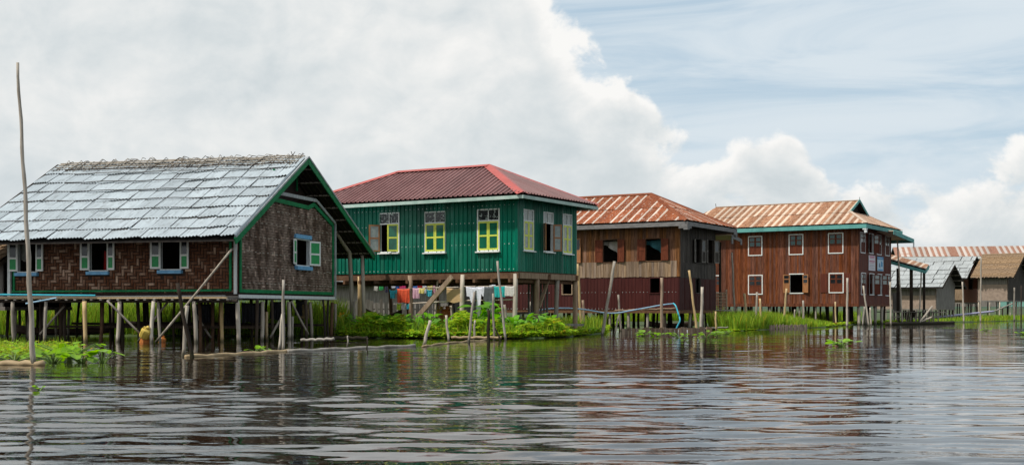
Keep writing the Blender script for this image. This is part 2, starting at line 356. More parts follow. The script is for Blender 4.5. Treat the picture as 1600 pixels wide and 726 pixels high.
# ------------------------------------------------------------------ water and marsh
def build_water():
    # real ripples: a sum of many short wave trains, crests mostly across the view
    ys = [4.0]
    while ys[-1] < 75: ys.append(ys[-1] + (.06 if ys[-1] < 22 else .09 if ys[-1] < 40 else .16))
    ys = np.array(ys); nx = 300
    t = np.linspace(-1, 1, nx); Yg, Tg = np.meshgrid(ys, t, indexing='ij')
    Xg = Tg * (.62 * Yg + 6)
    Z = np.zeros_like(Xg); r = np.random.default_rng(5)
    ph2 = r.uniform(0, 6.28, 8)
    gain = 1 + .35 * np.sin(Xg * .31 + Yg * .17 + ph2[0]) * np.sin(Yg * .23 - Xg * .11 + ph2[1]) + .3 * np.sin(Xg * .09 - Yg * .41 + ph2[2])
    for i in range(95):
        lam = math.exp(r.uniform(math.log(.27), math.log(1.9))); a = r.normal(0, R(20)) + R(4)
        k = 2 * math.pi / lam; slope = .0098 * (1.0 if lam < 1.6 else .8)
        wob = .5 * np.sin(.35 * Xg + r.uniform(0, 6)) + .5 * np.sin(.27 * Yg + r.uniform(0, 6))
        Z += slope / k * np.sin(k * (Xg * math.sin(a) + Yg * math.cos(a)) + r.uniform(0, 6.28) + 1.3 * wob)
    far = np.clip(1.12 - Yg / 48, .30, 1) ; near = np.clip((Yg - 4) / 2, 0, 1)
    Z *= gain * far * near
    Z[-1, :] = 0
    V = np.stack([Xg, Yg, Z], -1).reshape(-1, 3)
    n, m = Xg.shape; ii = np.arange(n * m).reshape(n, m)
    Fq = np.stack([ii[:-1, :-1], ii[:-1, 1:], ii[1:, 1:], ii[1:, :-1]], -1).reshape(-1, 4)
    # calm water beyond and around, joined along the edges of the rippled part
    b = len(V); S = 9000.0
    last = ii[-1]; first = ii[0]; L_ = ii[:, 0]; Rr = ii[:, -1]
    ext, fx = [], []
    def ring(idx, fn):
        nonlocal ext, fx
        base = b + len(ext); ext += [fn(V[i]) for i in idx]
        for q in range(len(idx) - 1): fx.append((idx[q], idx[q + 1], base + q + 1, base + q))
    ring(last, lambda p: (p[0] * 120, S, 0)); ring(first, lambda p: (p[0] * 40, -60, 0))
    ring(L_, lambda p: (-S if p[1] > 70 else -400 - p[1] * 4, p[1] * 1.0 if p[1] < 74.9 else S, 0)); ring(Rr, lambda p: (S if p[1] > 70 else 400 + p[1] * 4, p[1] if p[1] < 74.9 else S, 0))
    V = np.r_[V, np.array(ext, dtype=float)]; Fq = np.r_[Fq, np.array(fx)]
    m_ = bpy.data.materials.new('lake_water'); m_.use_nodes = True; T = NT(m_.node_tree); p = m_.node_tree.nodes['Principled BSDF']
    p.inputs['Base Color'].default_value = (.014, .009, .005, 1); p.inputs['Roughness'].default_value = .008; p.inputs['IOR'].default_value = 1.46
    p.inputs['Specular IOR Level'].default_value = .5
    tc = T.n.new('ShaderNodeTexCoord'); mp = T.n.new('ShaderNodeMapping'); mp.inputs['Scale'].default_value = (.55, 1.7, 1); T.l.new(tc.outputs['Object'], mp.inputs[0])
    n1 = T.noise(mp.outputs[0], 2.2, 4, .55); n2 = T.noise(mp.outputs[0], .16, 2, .5)
    bn = T.n.new('ShaderNodeBump'); bn.inputs['Distance'].default_value = .05; T.put(bn.inputs['Strength'], T.m('ADD', .06, T.m('MULTIPLY', T.ss(.42, .62, n2), .22)))
    T.put(bn.inputs['Height'], n1); T.l.new(bn.outputs[0], p.inputs['Normal'])
    MATS['lake_water'] = m_
    o = npmesh('lake_water', V, Fq, 'lake_water', smooth=True)
    tag(o, 'dark rippled lake water reflecting the stilt houses', 'water', kind='structure')
build_water()

BANK = [(-900, 527), (-200, 526), (0, 526), (200, 525), (350, 525.5), (520, 526), (560, 528), (680, 529), (800, 529.5), (880, 527), (945, 520), (960, 509), (1085, 507), (1105, 514), (1150, 517), (1200, 515), (1290, 511),
        (1330, 507), (1400, 505), (1480, 503.5), (1600, 501), (1800, 499), (2400, 497)]
def bank_row(px):
    for (a, r0), (b, r1) in zip(BANK, BANK[1:]):
        if a <= px <= b: return r0 + (r1 - r0) * (px - a) / (b - a)
    return BANK[-1][1]
def build_marsh():
    pxs = list(range(-900, 2401, 12)); V, Fq = [], []
    offs = [(0, -.22), (.35, .03), (.9, .07), (2, .09), (5, .12), (12, .14), (40, .16), (160, .18), (900, .18), (6000, .18)]
    n = len(offs)
    for i, px in enumerate(pxs):
        p = gp(px, bank_row(px)); p.x += .25 * math.sin(i * 1.7); p.y += .35 * math.sin(i * .9) + .25 * math.sin(i * 2.3)
        for o, z in offs:
            k = 1 + o / p.y
            V.append((p.x * k, p.y * k, z + (.03 * math.sin(i * 1.1 + o) if .2 < o < 50 else 0)))
    for i in range(len(pxs) - 1):
        for j in range(n - 1): Fq.append((i * n + j, (i + 1) * n + j, (i + 1) * n + j + 1, i * n + j + 1))
    tag(npmesh('marsh_ground', V, Fq, 'marsh', smooth=True), 'low green marsh ground behind the stilt houses', 'ground', kind='structure')
build_marsh()
def build_hill():
    V, Fq = [], []; N = 90
    for i in range(N):
        x = -5200 + i * 130; t = i / (N - 1)
        h = 110 + 60 * math.sin(i * .21 + 1) + 32 * math.sin(i * .53) + 14 * math.sin(i * 1.3)
        h *= .45 + .75 * max(0, min(1, (t - .40) / .25))
        for k, (dy, q) in enumerate(((-500, -.02), (-300, .45), (-120, .8), (0, 1), (400, .5), (900, -.02))):
            V.append((x, 5200 + dy + 60 * math.sin(i * .7 + k), max(-4, h * q * (1 + .08 * math.sin(i * 2.1 + k * 1.7)))))
    for i in range(N - 1):
        for k in range(5): Fq.append((i * 6 + k, (i + 1) * 6 + k, (i + 1) * 6 + k + 1, i * 6 + k + 1))
    tag(npmesh('hill', V, Fq, 'hill', smooth=True), 'distant hill range beyond the marsh', 'hill', kind='structure')
build_hill()

# ------------------------------------------------------------------ house frame of reference
class House:
    """origin at the near corner, local x along the long front (left is negative), local y into the depth"""
    def __init__(s, name, px, Y, th, label, cat='house', group=None):
        s.X, s.Y, s.th = (px - 800) / F * Y, Y, R(th); s.c, s.s = math.cos(s.th), math.sin(s.th)
        s.o = empty(name, (s.X, s.Y, 0), -s.th); tag(s.o, label, cat, group)
    def fx(s, p, off=0.0):
        k = (p - 800) / F; return (k * (s.Y + s.c * off) - s.X - s.s * off) / (s.c + k * s.s)
    def sy(s, p, off=0.0):
        k = (p - 800) / F; return (k * (s.Y - s.s * off) - s.X - s.c * off) / (s.s - k * s.c)
    def dep(s, x, y): return s.Y - s.s * x + s.c * y
    def zf(s, row, px, off=0.0): x = s.fx(px, off); return HC + (HORIZ - row) * s.dep(x, off) / F
    def zs(s, row, px, off=0.0): y = s.sy(px, off); return HC + (HORIZ - row) * s.dep(off, y) / F
    def world(s, x, y, z): return Vector((s.X + s.c * x + s.s * y, s.Y - s.s * x + s.c * y, z))
    def loc(s, p): dx, dy = p[0] - s.X, p[1] - s.Y; return Vector((s.c * dx - s.s * dy, s.s * dx + s.c * dy, p[2]))
FRONT = lambda a, o, z: (a, -o, z)
SIDE = lambda a, o, z: (o, a, z)

def wall_pieces(par, Fn, a0, a1, z0, z1, ops, wd, material, name, kind='plank', thick=.03, pitch=.24, jit=.0, zj=.0, rib=.022, off=0.0):
    """a wall made of upright planks or ribbed sheets, each an object, cut round the openings (a0,a1,z0,z1)"""
    cuts = [a0]; x = a0
    while x < a1 - wd * .5: x += wd * (1 + random.uniform(-jit, jit)); cuts.append(x)
    cuts[-1] = a1
    ed = sorted(set([v for o in ops for v in o[:2] if a0 < v < a1]))
    cuts = sorted([c for c in cuts if all(abs(c - e) > .035 for e in ed)] + ed)
    for s0, s1 in zip(cuts, cuts[1:]):
        if s1 - s0 < .012: continue
        mid = (s0 + s1) / 2; iv = [(z0, z1)]
        for o in ops:
            if o[0] < mid < o[1]:
                nv = []
                for u, v in iv:
                    if o[2] >= v or o[3] <= u: nv.append((u, v)); continue
                    if o[2] > u + .01: nv.append((u, o[2]))
                    if o[3] < v - .01: nv.append((o[3], v))
                iv = nv
        for u, v in iv:
            b = MB()
            if kind == 'plank':
                g = .004 if s1 - s0 > .05 else 0; oo = off + random.uniform(-.006, .006)
                b.fbox(Fn, s0 + g, s1 - g, oo - thick, oo, u - (random.uniform(0, zj) if u == z0 else 0), v)
            else:
                # ribbed sheet: flat pans with narrow raised ribs, lapped over its neighbour
                pr = []; k = math.ceil((s0 - a0) / pitch - 1e-6)
                pr.append((s0, 0))
                while a0 + k * pitch < s1 - .02:
                    c = a0 + k * pitch
                    for dx, h in ((-.035, 0), (-.018, rib), (.018, rib), (.035, 0)):
                        if s0 + .002 < c + dx < s1 - .002: pr.append((c + dx, h))
                    k += 1
                pr.append((s1 + .01, 0.0)); oo = off + random.uniform(0, .006)
                for (p, h), (q, h2) in zip(pr, pr[1:]):
                    b.face([Fn(p, oo + h, u), Fn(q, oo + h2, u), Fn(q, oo + h2, v), Fn(p, oo + h, v)])
            b.build(name, material, par)

def window(par, Fn, a0, a1, z0, z1, frame='paint_white', fw=.07, shutters=(), sill=None, head=None, transom=None, leaves=None, mull=None, proud=.04, depth=.10):
    """frame ring plus sub-parts; shutters: (side, angle, (rail material, panel material, panel material 2), rows)"""
    b = MB()
    for (p, q, u, v) in ((a0 - fw, a0, z0 - fw, z1 + fw), (a1, a1 + fw, z0 - fw, z1 + fw), (a0, a1, z0 - fw, z0), (a0, a1, z1, z1 + fw)):
        b.fbox(Fn, p, q, -depth, proud, u, v)
    if transom: b.fbox(Fn, a0, a1, -.03, proud - .003, transom - fw * .5, transom + fw * .5)
    if transom and mull: b.fbox(Fn, (a0 + a1) / 2 - fw * .3, (a0 + a1) / 2 + fw * .3, -.03, proud - .004, transom + fw * .5, z1)
    o = b.build('window', frame, par)
    top = (transom - fw * .5) if transom else z1
    if transom:
        for k in range(2):
            q = MB(); m_ = (a0 + a1) / 2; p0, p1 = ((a0, m_ - fw * .3), (m_ + fw * .3, a1))[k]
            q.fbox(Fn, p0, p1, -.02, .0, transom + fw * .5, z1); q.build('pane', mull or 'pane_dark', o)
    for side, ang, mats, rows in shutters:
        wd = (a1 - a0) / 2 if len(shutters) > 1 or leaves == 2 else (a1 - a0)
        hinge = a0 if side < 0 else a1; d = 1 if side < 0 else -1
        ca, sa = math.cos(R(ang)), math.sin(R(ang))
        def SF(t, e, z, hinge=hinge, d=d, ca=ca, sa=sa): return Fn(hinge + d * (t * ca - e * sa * 1), proud * .5 + t * sa + e * ca + (.03 if ang > 90 else 0), z)
        q = MB(); rw = min(.075, wd * .2); g = .006
        zb, zt = z0 + g, top - g
        for (t0, t1, u, v) in ((g, rw, zb, zt), (wd - rw, wd - g, zb, zt)): q.fbox(SF, t0, t1, -.02, .02, u, v, 0)
        n = len(rows); hs = (zt - zb)
        zz = [zb] + [zb + hs * r_ for r_ in rows[:-1]] + [zt]
        for k, zc in enumerate(zz): 
            lo = zc - (rw / 2 if 0 < k < n else 0) - (rw if k == n else 0); hi_ = lo + rw
            q.fbox(SF, rw, wd - rw, -.019, .019, lo, hi_, 0)
        for k in range(n):
            lo = zz[k] + (rw if k == 0 else rw / 2); hi_ = zz[k + 1] - (rw if k == n - 1 else rw / 2)
            q.fbox(SF, rw, wd - rw, -.007, .007, lo, hi_, 1 + min(k, len(mats) - 2))
        q.build('shutter', list(mats), o)
    if sill:
        q = MB(); q.fbox(Fn, a0 - sill[1], a1 + sill[1], .0, .16, z0 - fw - sill[2], z0 - fw - .003); q.build('sill', sill[0], o)
    if head:
        q = MB(); q.fbox(Fn, a0 - head[1], a1 + head[1], .0, .10, z1 + fw + .003, z1 + fw + head[2]); q.build('lintel', head[0], o)
    return o

def top_at(a, poly):
    for (p, u), (q, v) in zip(poly, poly[1:]):
        if p <= a <= q: return u + (v - u) * ((a - p) / (q - p) if q > p else 0)
    return 0.0
def sheets(par, O, A, B, N, poly, wd, courses, material, pitch, amp, lift=.03, jit=.0, name='roof_sheet', tilt=0.0, wave=True, sag=None, edge=.008, rib=False):
    """lapped sheets on a roof plane: O eave corner, A along the eave, B up the slope, N out of the roof;
       poly = upper limit of the plane as (a,b) points; every sheet is an object"""
    a_end = poly[-1][0]; n_made = 0
    for ci, (b0, b1) in enumerate(courses):
        x = poly[0][0] - (random.uniform(0, wd * .15) if jit else 0)
        while x < a_end - .02:
            s0, s1 = max(x, poly[0][0]), min(x + wd, a_end); x += wd * (1 + random.uniform(-jit, jit))
            if s1 - s0 < .08: continue
            ns = max(2, int(round((s1 - s0) / pitch)) * 2) if wave else 2
            sa = random.uniform(-tilt, tilt); lf = random.uniform(.3, 1) * lift; jb = random.uniform(-jit, jit) * .18
            P = []; ok = False
            xs = [s0 + (s1 + (.03 if wave else 0) - s0) * i / ns for i in range(ns + 1)]
            hs_ = [(amp if i % 2 else 0) for i in range(ns + 1)]
            if rib:
                xs, hs_ = [s0], [0]; c = s0 + pitch * .5
                while c < s1:
                    for dx, hh in ((-.05, 0), (-.028, amp), (.028, amp), (.05, 0)): xs.append(min(c + dx, s1)); hs_.append(hh)
                    c += pitch
                xs.append(s1 + .005); hs_.append(0); ns = len(xs) - 1
            for i, a in enumerate(xs):
                ac = min(a, a_end); t = top_at(ac, poly); hi = min(b1, t); lo = min(b0 + jb + sa * (a - s0), hi) if ci else min(b0 + jb * .4, hi)
                if hi - lo > .02: ok = True
                h = hs_[i] + .012 + (i / ns) * edge
                dz = sag(a, (lo + hi) / 2) if sag else 0
                pl = O + A * a + B * lo + N * (h + lf + .012) + Vector((0, 0, dz)); ph = O + A * a + B * hi + N * (h + .004) + Vector((0, 0, dz))
                P.append((pl, ph, (a - s0) / wd, lo, hi))
            if not ok: continue
            b = MB()
            for p, q in zip(P, P[1:]):
                if p[4] - p[3] < .005 and q[4] - q[3] < .005: continue
                b.face([p[0], q[0], q[1], p[1]], 0, [(p[2], p[3]), (q[2], q[3]), (q[2], q[4]), (p[2], p[4])])
            b.build(name, material, par); n_made += 1
    return n_made
def plane_axes(E0, E1, T):
    A = (E1 - E0).normalized(); B = (T - E0) - A * (T - E0).dot(A); B.normalize(); N = A.cross(B).normalized(); return A, B, N
def roof_face(par, E0, E1, tops, wd, ncourse, material, pitch, amp, **k):
    """tops: points from the left edge to the right edge of the upper limit"""
    A, B, N = plane_axes(E0, E1, tops[0]); poly = [(0, 0)] + [((t - E0).dot(A), (t - E0).dot(B)) for t in tops] + [((E1 - E0).length, 0)]
    if poly[1][0] <= .001: poly[0] = (0, poly[1][1]); poly[1] = (.001, poly[1][1])
    mx = max(p[1] for p in poly); over = .16 if ncourse > 1 else 0
    cs = [(max(0, mx * i / ncourse - (over if i else 0)), mx * (i + 1) / ncourse) for i in range(ncourse)]
    return sheets(par, E0, A, B, N, poly, wd, cs, material, pitch, amp, **k)
V3 = lambda *a: Vector(a)
def slab(b, pts, th, mi=0):
    """solid plate from a planar loop, thickened downward"""
    up = [Vector(p) for p in pts]; dn = [p - Vector((0, 0, th)) for p in up]; n = len(up)
    b.face(up, mi); b.face(list(reversed(dn)), mi)
    for i in range(n): b.face([up[i], dn[i], dn[(i + 1) % n], up[(i + 1) % n]], mi)

def pole_pts(p, q, bow=.0, n=5):
    p, q = Vector(p), Vector(q); s = Vector((random.uniform(-1, 1), random.uniform(-1, 1), 0)) * bow
    return [p.lerp(q, i / n) + s * math.sin(math.pi * i / n) for i in range(n + 1)]
def stilt(par, x, y, z1, r, material='stilt_dark', lean=.06, name='stilt', z0=-.4, n=7):
    r *= .64; b = MB(); dx, dy = random.uniform(-lean, lean) * 1.8, random.uniform(-lean, lean) * 1.8
    pts = pole_pts((x + dx, y + dy, z0), (x, y, z1), .045, 5)
    b.tube(pts, [r * random.uniform(.93, 1.08) for _ in pts], n); return b.build(name, material, par, True)

# ------------------------------------------------------------------ house with the galvanised roof (left)
def twill(par, Fn, a0, a1, z0, z1, ops, cell, material, name, inside=None, pal=((.75, .7, .65), (2.9, 2.5, 2.1)), hot=.30):
    """2/2 twill mat: every strand that floats on top is a raised strip"""
    b = MB(); ni, nj = int((a1 - a0) / cell), int((z1 - z0) / cell); ca = (a1 - a0) / ni; cz = (z1 - z0) / nj
    def tone():
        k = random.random()
        if k < hot * .45: f = random.uniform(.55, 1.0)
        elif k < hot: f = random.uniform(.2, .5)
        else: f = random.uniform(0, .12)
        return tuple(pal[0][i] + (pal[1][i] - pal[0][i]) * f for i in range(3))
    def ok(a, z):
        if not (a0 <= a <= a1 and z0 <= z <= z1): return False
        if any(o[0] - .02 < a < o[1] + .02 and o[2] - .02 < z < o[3] + .02 for o in ops): return False
        return inside(a, z) if inside else True
    def strip(p, q, u, v):
        if not (ok(p + .01, u + .01) and ok(q - .01, v - .01) and ok(p + .01, v - .01) and ok(q - .01, u + .01)): return
        c = tone(); e = .012; h = .022 + random.uniform(0, .012); g = .1
        m = [(p + e, u + e), (q - e, u + e), (q - e, v - e), (p + e, v - e)]
        lo = [Fn(x, .004, y) for x, y in ((p, u), (q, u), (q, v), (p, v))]; hi = [Fn(x, h, y) for x, y in m]
        b.face(hi, 0, None, c)
        for i in range(4): b.face([lo[i], lo[(i + 1) % 4], hi[(i + 1) % 4], hi[i]], 0, None, c)
    for j in range(nj):
        for i in range(-1, ni):
            if (i + j) % 4 == 0: strip(max(a0, a0 + i * ca), min(a1, a0 + (i + 2) * ca), z0 + (j + .12) * cz, z0 + (j + .88) * cz)
    for i in range(ni):
        for j in range(-1, nj):
            if (i + j) % 4 == 2: strip(a0 + (i + .12) * ca, a0 + (i + .88) * ca, max(z0, z0 + j * cz), min(z1, z0 + (j + 2) * cz))
    o = b.build(name, material, par); o['kind'] = 'stuff'; return o

def house_galvanised():
    H = House('stilt_house', 373, 44.9, 14, 'dark woven bamboo stilt house under a pale galvanised sheet roof, nearest on the left')
    o = H.o; L = H.fx(20); W = 9.2; zf = 1.78; ze = 3.83; zr = 7.52; yr = 5.15; xo = .55; yo = 1.35; xl = -11.3; yb = 12.9
    # windows on the front
    wins = [(H.fx(a), H.fx(b), H.zf(r1, (a + b) / 2), H.zf(r0, (a + b) / 2)) for a, b, r0, r1 in ((29, 57, 379, 424), (141, 168, 376, 422), (252, 282, 374, 420))]
    gw = (H.sy(461.5), H.sy(482), H.zs(414, 472), H.zs(375, 472))
    zt = 4.25
    b = MB()   # backing of the front wall, cut round windows
    def backing(b, Fn, a0, a1, z0, z1, ops, th=.04):
        xs = sorted([a0, a1] + [v for q in ops for v in q[:2]])
        for p, q in zip(xs, xs[1:]):
            m = (p + q) / 2; iv = [(z0, z1)]
            for w_ in ops:
                if w_[0] < m < w_[1]: iv = [(z0, w_[2]), (w_[3], z1)]
            for u, v in iv: b.fbox(Fn, p, q, -th, 0, u, v)
    backing(b, FRONT, L, 0, zf, zt, wins); fw_ = b.build('front_wall', 'weave_back', o)
    twill(fw_, FRONT, L + .02, -.02, zf + .1, zt, [(w_[0] - .08, w_[1] + .08, w_[2] - .15, w_[3] + .12) for w_ in wins], .128, 'weave_dark', 'woven_mat', None, ((.75, .70, .65), (3.2, 5.2, 7)), .26)
    # gable wall: follows the roof at a distance, with a lower right shoulder
    zk, zk2 = 5.05, 5.70; yk = 6.9
    prof = [(0, zf), (W, zf), (W, zk), (yk, zk2), (2.25, zk2), (.0, 4.45)]
    def inside(a, z): 
        lim = min(4.45 + a * .555, zk2, zk2 - (a - yk) * (zk2 - zk) / (W - yk) if a > yk else 99); return z < lim - .03
    b = MB(); ys_ = [0, gw[0], gw[1], 2.25, yk, W]; ys_.sort()
    lim = lambda a: min(4.45 + a * .555, zk2, zk2 - (a - yk) * (zk2 - zk) / (W - yk) if a > yk else 99)
    for p, q in zip(ys_, ys_[1:]):
        segs = [(zf, zf, lim(p), lim(q))]
        if gw[0] <= p and q <= gw[1]: segs = [(zf, zf, gw[2], gw[2]), (gw[3], gw[3], lim(p), lim(q))]
        for u0, u1, v0, v1 in segs:
            b.hexa([SIDE(p, -.04, u0), SIDE(q, -.04, u1), SIDE(q, 0, u1), SIDE(p, 0, u0), SIDE(p, -.04, v0), SIDE(q, -.04, v1), SIDE(q, 0, v1), SIDE(p, 0, v0)])
    gwall = b.build('gable_wall', 'weave_back', o)
    twill(gwall, SIDE, .05, W - .05, zf + .1, zk2, [(gw[0] - .08, gw[1] + .08, gw[2] - .12, gw[3] + .12)], .105, 'weave_grey', 'woven_mat', inside, ((.80, .76, .72), (1.9, 1.8, 1.75)), .22)
    # rows of pale lacing on the gable mat
    b = MB()
    for zz in (2.25, 2.85, 3.45, 4.05, 4.6, 5.15):
        y = .25
        while y < W - .2:
            ln = random.uniform(.10, .22); zq = zz + random.uniform(-.03, .03)
            if inside(y, zq + .1) and inside(y + ln, zq + .1) and not (gw[0] - .7 < y < gw[1] + .6 and gw[2] - .25 < zq < gw[3] + .25): b.fbox(SIDE, y, y + ln, .03, .045, zq, zq + .03)
            y += random.uniform(.25, .5)
    b.build('lacing', 'bamboo_grey', gwall)['kind'] = 'stuff'
    # upper gable, set back under the roof
    b = MB(); b.face([(-.55, 1.6, 5.35), (-.55, 8.9, 5.5), (-.55, yr, 7.3)]); b.face([(-.60, 1.6, 5.35), (-.60, yr, 7.3), (-.60, 8.9, 5.5)])
    b.build('upper_gable', 'weave_back', o)
    b = MB(); b.beam((-.45, yr - 1.05, 6.3), (-.45, yr - 1.05, 6.95), .08, .06); b.beam((-.45, yr + 1.1, 6.3), (-.45, yr + 1.1, 6.9), .06, .06); b.beam((-.45, yr - 1.2, 6.95), (-.45, yr + 1.2, 6.85), .06, .06); b.build('gable_vent_frame', 'trim_green', o)
    # trims on the gable edge
    b = MB(); e = .05
    seq = [(.06, zf + .16), (.06, 4.42)]; b.beam(SIDE(.06, e, zf + .12), SIDE(.06, e, 4.62), .05, .10, up=(0, 1, 0))
    b.beam(SIDE(2.1, e, zk2 - .05), SIDE(yk - .6, e, zk2 - .12), .05, .17); b.beam(SIDE(yk - .6, e, zk2 - .12), SIDE(yk, e, zk2 + .06), .05, .17)
    b.beam(SIDE(yk, e, zk2 + .06), SIDE(W - .18, e, zk - .05), .05, .17); b.beam(SIDE(W - .18, e, zk), SIDE(W - .18, e, zf + .2), .05, .12, up=(0, 1, 0))
    b.beam(SIDE(.06, e, zf + .17), SIDE(W - .12, e, zf + .17), .05, .13); b.build('gable_trim', 'trim_green', o)
    b = MB(); e = .10
    b.beam(SIDE(W - .01, e, zk + .05), SIDE(W - .01, e, zf - .05), .05, .11, up=(0, 1, 0)); b.beam(SIDE(yk + .15, e, zk2 + .25), SIDE(W - .01, e, zk + .05), .05, .12)
    b.beam(SIDE(2.5, e - .02, zk2 + .22), SIDE(yk + .15, e - .02, zk2 + .25), .06, .14); b.build('downpipe', 'trim_grey', o)
    b = MB(); b.fbox(SIDE, -.05, W + .1, .02, .10, zf - .10, zf + .03); b.build('base_board', 'trim_white', o)
    for px_, z1_ in ((365.5, 3.9), (379, 4.3)):
        pass
    b = MB(); b.fbox(FRONT, -.16, -.05, .03, .10, zf + .05, 4.2); b.build('corner_post', 'trim_white', o)
    b = MB(); b.fbox(FRONT, -.36, -.27, .03, .08, zf + .16, 4.2); b.fbox(FRONT, L + .05, L + .13, .03, .08, zf + .17, 4.1); b.beam(FRONT(L, .06, zf + .17), FRONT(-.30, .06, zf + .19), .06, .075); b.build('front_trim', 'trim_green', o)
    b = MB(); b.fbox(FRONT, L - .18, L - .06, .0, .1, zf - .02, 4.1); b.build('corner_post', 'trim_white', o)
    # windows
    hs = ('paint_white', 'panel_green', 'pane_dark')
    for i, w_ in enumerate(wins):
        window(o, FRONT, *w_, frame='trim_white', fw=.045, shutters=((-1, 170 - 4 * i, hs, (.46, 1)), (1, 166 + 3 * i, hs, (.46, 1))), sill=('paint_blue', .10, .13), head=('paint_blue', .05, .10))
    window(o, SIDE, *gw, frame='trim_white', fw=.05, shutters=((-1, 165, ('paint_white', 'panel_green', 'panel_green'), (.47, 1)), (1, 160, ('paint_white', 'panel_green', 'panel_green'), (.47, 1))), sill=('paint_blue', .10, .16), head=('paint_blue', .14, .17))
    # inside: floor, partition, back
    b = MB(); b.box((L, .05, zf - .12), (-.05, W, zf)); b.build('floor', 'deck_wood', o)
    b = MB(); b.box((L, 3.6, zf), (-.1, 3.66, 4.9)); b.box((L, W - .05, zf), (-.05, W, 4.8)); b.box((L - .02, .05, zf), (L + .04, W, 4.6)); b.build('inner_wall', 'room', o)
    # front ledge of split bamboo and planks
    for k in range(7):
        b = MB(); y0 = -.10 - .09 * k; zz = zf - .03 - .012 * k
        b.beam((L - .4 + random.uniform(-.3, .3), y0, zz), (random.uniform(-.5, .1), y0 + random.uniform(-.04, .04), zz + random.uniform(-.02, .02)), .085, .05)
        b.build('ledge_plank', 'trim_white' if k == 1 else ('deck_wood' if k % 3 else 'bamboo_tan'), o)
    for k in range(26):
        b = MB(); x = L + .2 + k * (-L - .3) / 25; b.beam((x, .4, zf - .14), (x + random.uniform(-.04, .04), -.72, zf - .15), .10, .07); b.build('joist', 'deck_wood', o)
    b = MB(); b.tube(pole_pts((L - .5, -.5, zf - .21), (.2, -.5, zf - .22), .02), .06); b.build('ledge_pole', 'stilt_dark', o)
    b = MB(); b.tube(pole_pts((L - 1.2, -.78, zf + .06), (-5.6, -.74, zf + .0), .04), .035); b.build('water_pipe', 'pipe_cyan', o)
    b = MB(); b.tube(pole_pts(H.loc(at(40, 474, 45.5)), H.loc(at(88, 465, 45.6)), .02), .03); b.build('water_pipe', 'pipe_blue', o)
    # stilts
    zs = zf - .22
    for px_, off, r, m_ in ((20, -.6, .115, 'bamboo_grey'), (72, -.55, .10, 'bamboo_grey'), (132, -.9, .125, 'bamboo_tan'), (187, -.6, .12, 'bamboo_pale'), (240, -.75, .115, 'bamboo_pale'), (247, -.5, .09, 'bamboo_grey'), (303, -.6, .115, 'bamboo_grey'), (371, -.05, .125, 'bamboo_pale'),
                             (346, .9, .11, 'bamboo_tan'), (102, .5, .11, 'stilt_dark'), (160, 1.0, .12, 'wood_beam'), (215, 1.2, .11, 'stilt_dark')):
        stilt(o, H.fx(px_, off), off, zs, r, m_)
    for px_, r, m_, z1_ in ((410, .115, 'bamboo_pale', zs), (417, .085, 'bamboo_tan', 1.15), (451, .115, 'bamboo_pale', zs), (457, .085, 'bamboo_grey', .95), (484, .105, 'bamboo_grey', zs), (519, .12, 'wood_beam', zs), (524, .10, 'bamboo_grey', 1.5)):
        stilt(o, -.1, H.sy(px_, -.1), z1_, r, m_)
    for yy in (1.2, 2.5, 3.9, 5.3, 6.8, 8.4):
        for k in range(9):
            if random.random() < .72: stilt(o, L + .3 + k * 1.22 + random.uniform(-.3, .2), yy + random.uniform(-.25, .25), zs + .1, random.uniform(.075, .125), random.choice(('stilt_dark', 'stilt_dark', 'stilt_dark', 'wood_beam')))
    for p, q in (((243, 534, 44.3), (362, 389, 43.7)), ((167, 469, 45.0), (222, 524, 45.2)), ((215, 534, 45.6), (264, 469, 45.7)), ((422, 528, 47.2), (444, 488, 47.4)), ((455, 470, 49.0), (482, 522, 49.4)), ((330, 528, 47.5), (300, 480, 47.5)), ((62, 522, 47), (100, 478, 47))):
        b = MB(); b.tube(pole_pts(H.loc(at(*p)), H.loc(at(*q)), .03), .042); b.build('strut', 'bamboo_grey', o, True)
    for k in range(4):
        b = MB(); y = 1.8 + 2.1 * k; b.beam((L, y, .55 + .1 * (k % 2)), (0, y, .55), .08, .10); b.build('tie_beam', 'stilt_dark', o)
    # roof
    sag = lambda a, bb: -.10 * math.sin(a * .55 + .6) * 1 - .16 * math.sin(math.pi * min(1, max(0, a / (xo - xl)))) * (bb / 8)
    b = MB(); z_ = .06
    slab(b, [(xl, -yo, ze - z_), (xo - .05, -yo, ze - z_), (xo - .05, yr, zr - z_), (xl, yr, zr - z_)], .04); slab(b, [(xl, yr, zr - z_), (xo - .05, yr, zr - z_), (xo - .05, yb, ze - z_ - .05), (xl, yb, ze - z_ - .05)], .04)
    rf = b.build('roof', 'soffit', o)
    for k in range(8):   # purlins on the underside
        b = MB(); t = (k + .5) / 8; y = yr + (yb - yr) * t; z = zr + (ze - zr) * t - .16; b.beam((xl, y, z), (xo - .06, y, z), .07, .06); b.build('purlin', 'bamboo_grey', rf)
    for k in range(7):
        b = MB(); x = -.9 + .22 * k; b.beam((x, yr, zr - .16), (x, yb, ze - .2), .03, .03); b.build('rafter', 'stilt_dark', rf)
    E0, E1 = V3(xl, -yo, ze), V3(xo, -yo, ze); T0, T1 = V3(xl, yr, zr), V3(xo, yr, zr)
    roof_face(rf, E0, E1, [T0, T1], .80, 8, 'galvanised', .125, .05, lift=.07, jit=.025, tilt=.05, edge=.05, sag=lambda a, bb: -.13 * math.sin(math.pi * a / 11.9) * bb / 7.5 + .02 * math.sin(a * 1.7 + bb))
    roof_face(rf, V3(xo, yb, ze - .05), V3(xl, yb, ze - .05), [T1, T0], .95, 8, 'galvanised', .16, .02, lift=.04, jit=.05)
    A, B, N = plane_axes(E0, E1, T0); sl = (T0 - E0).length
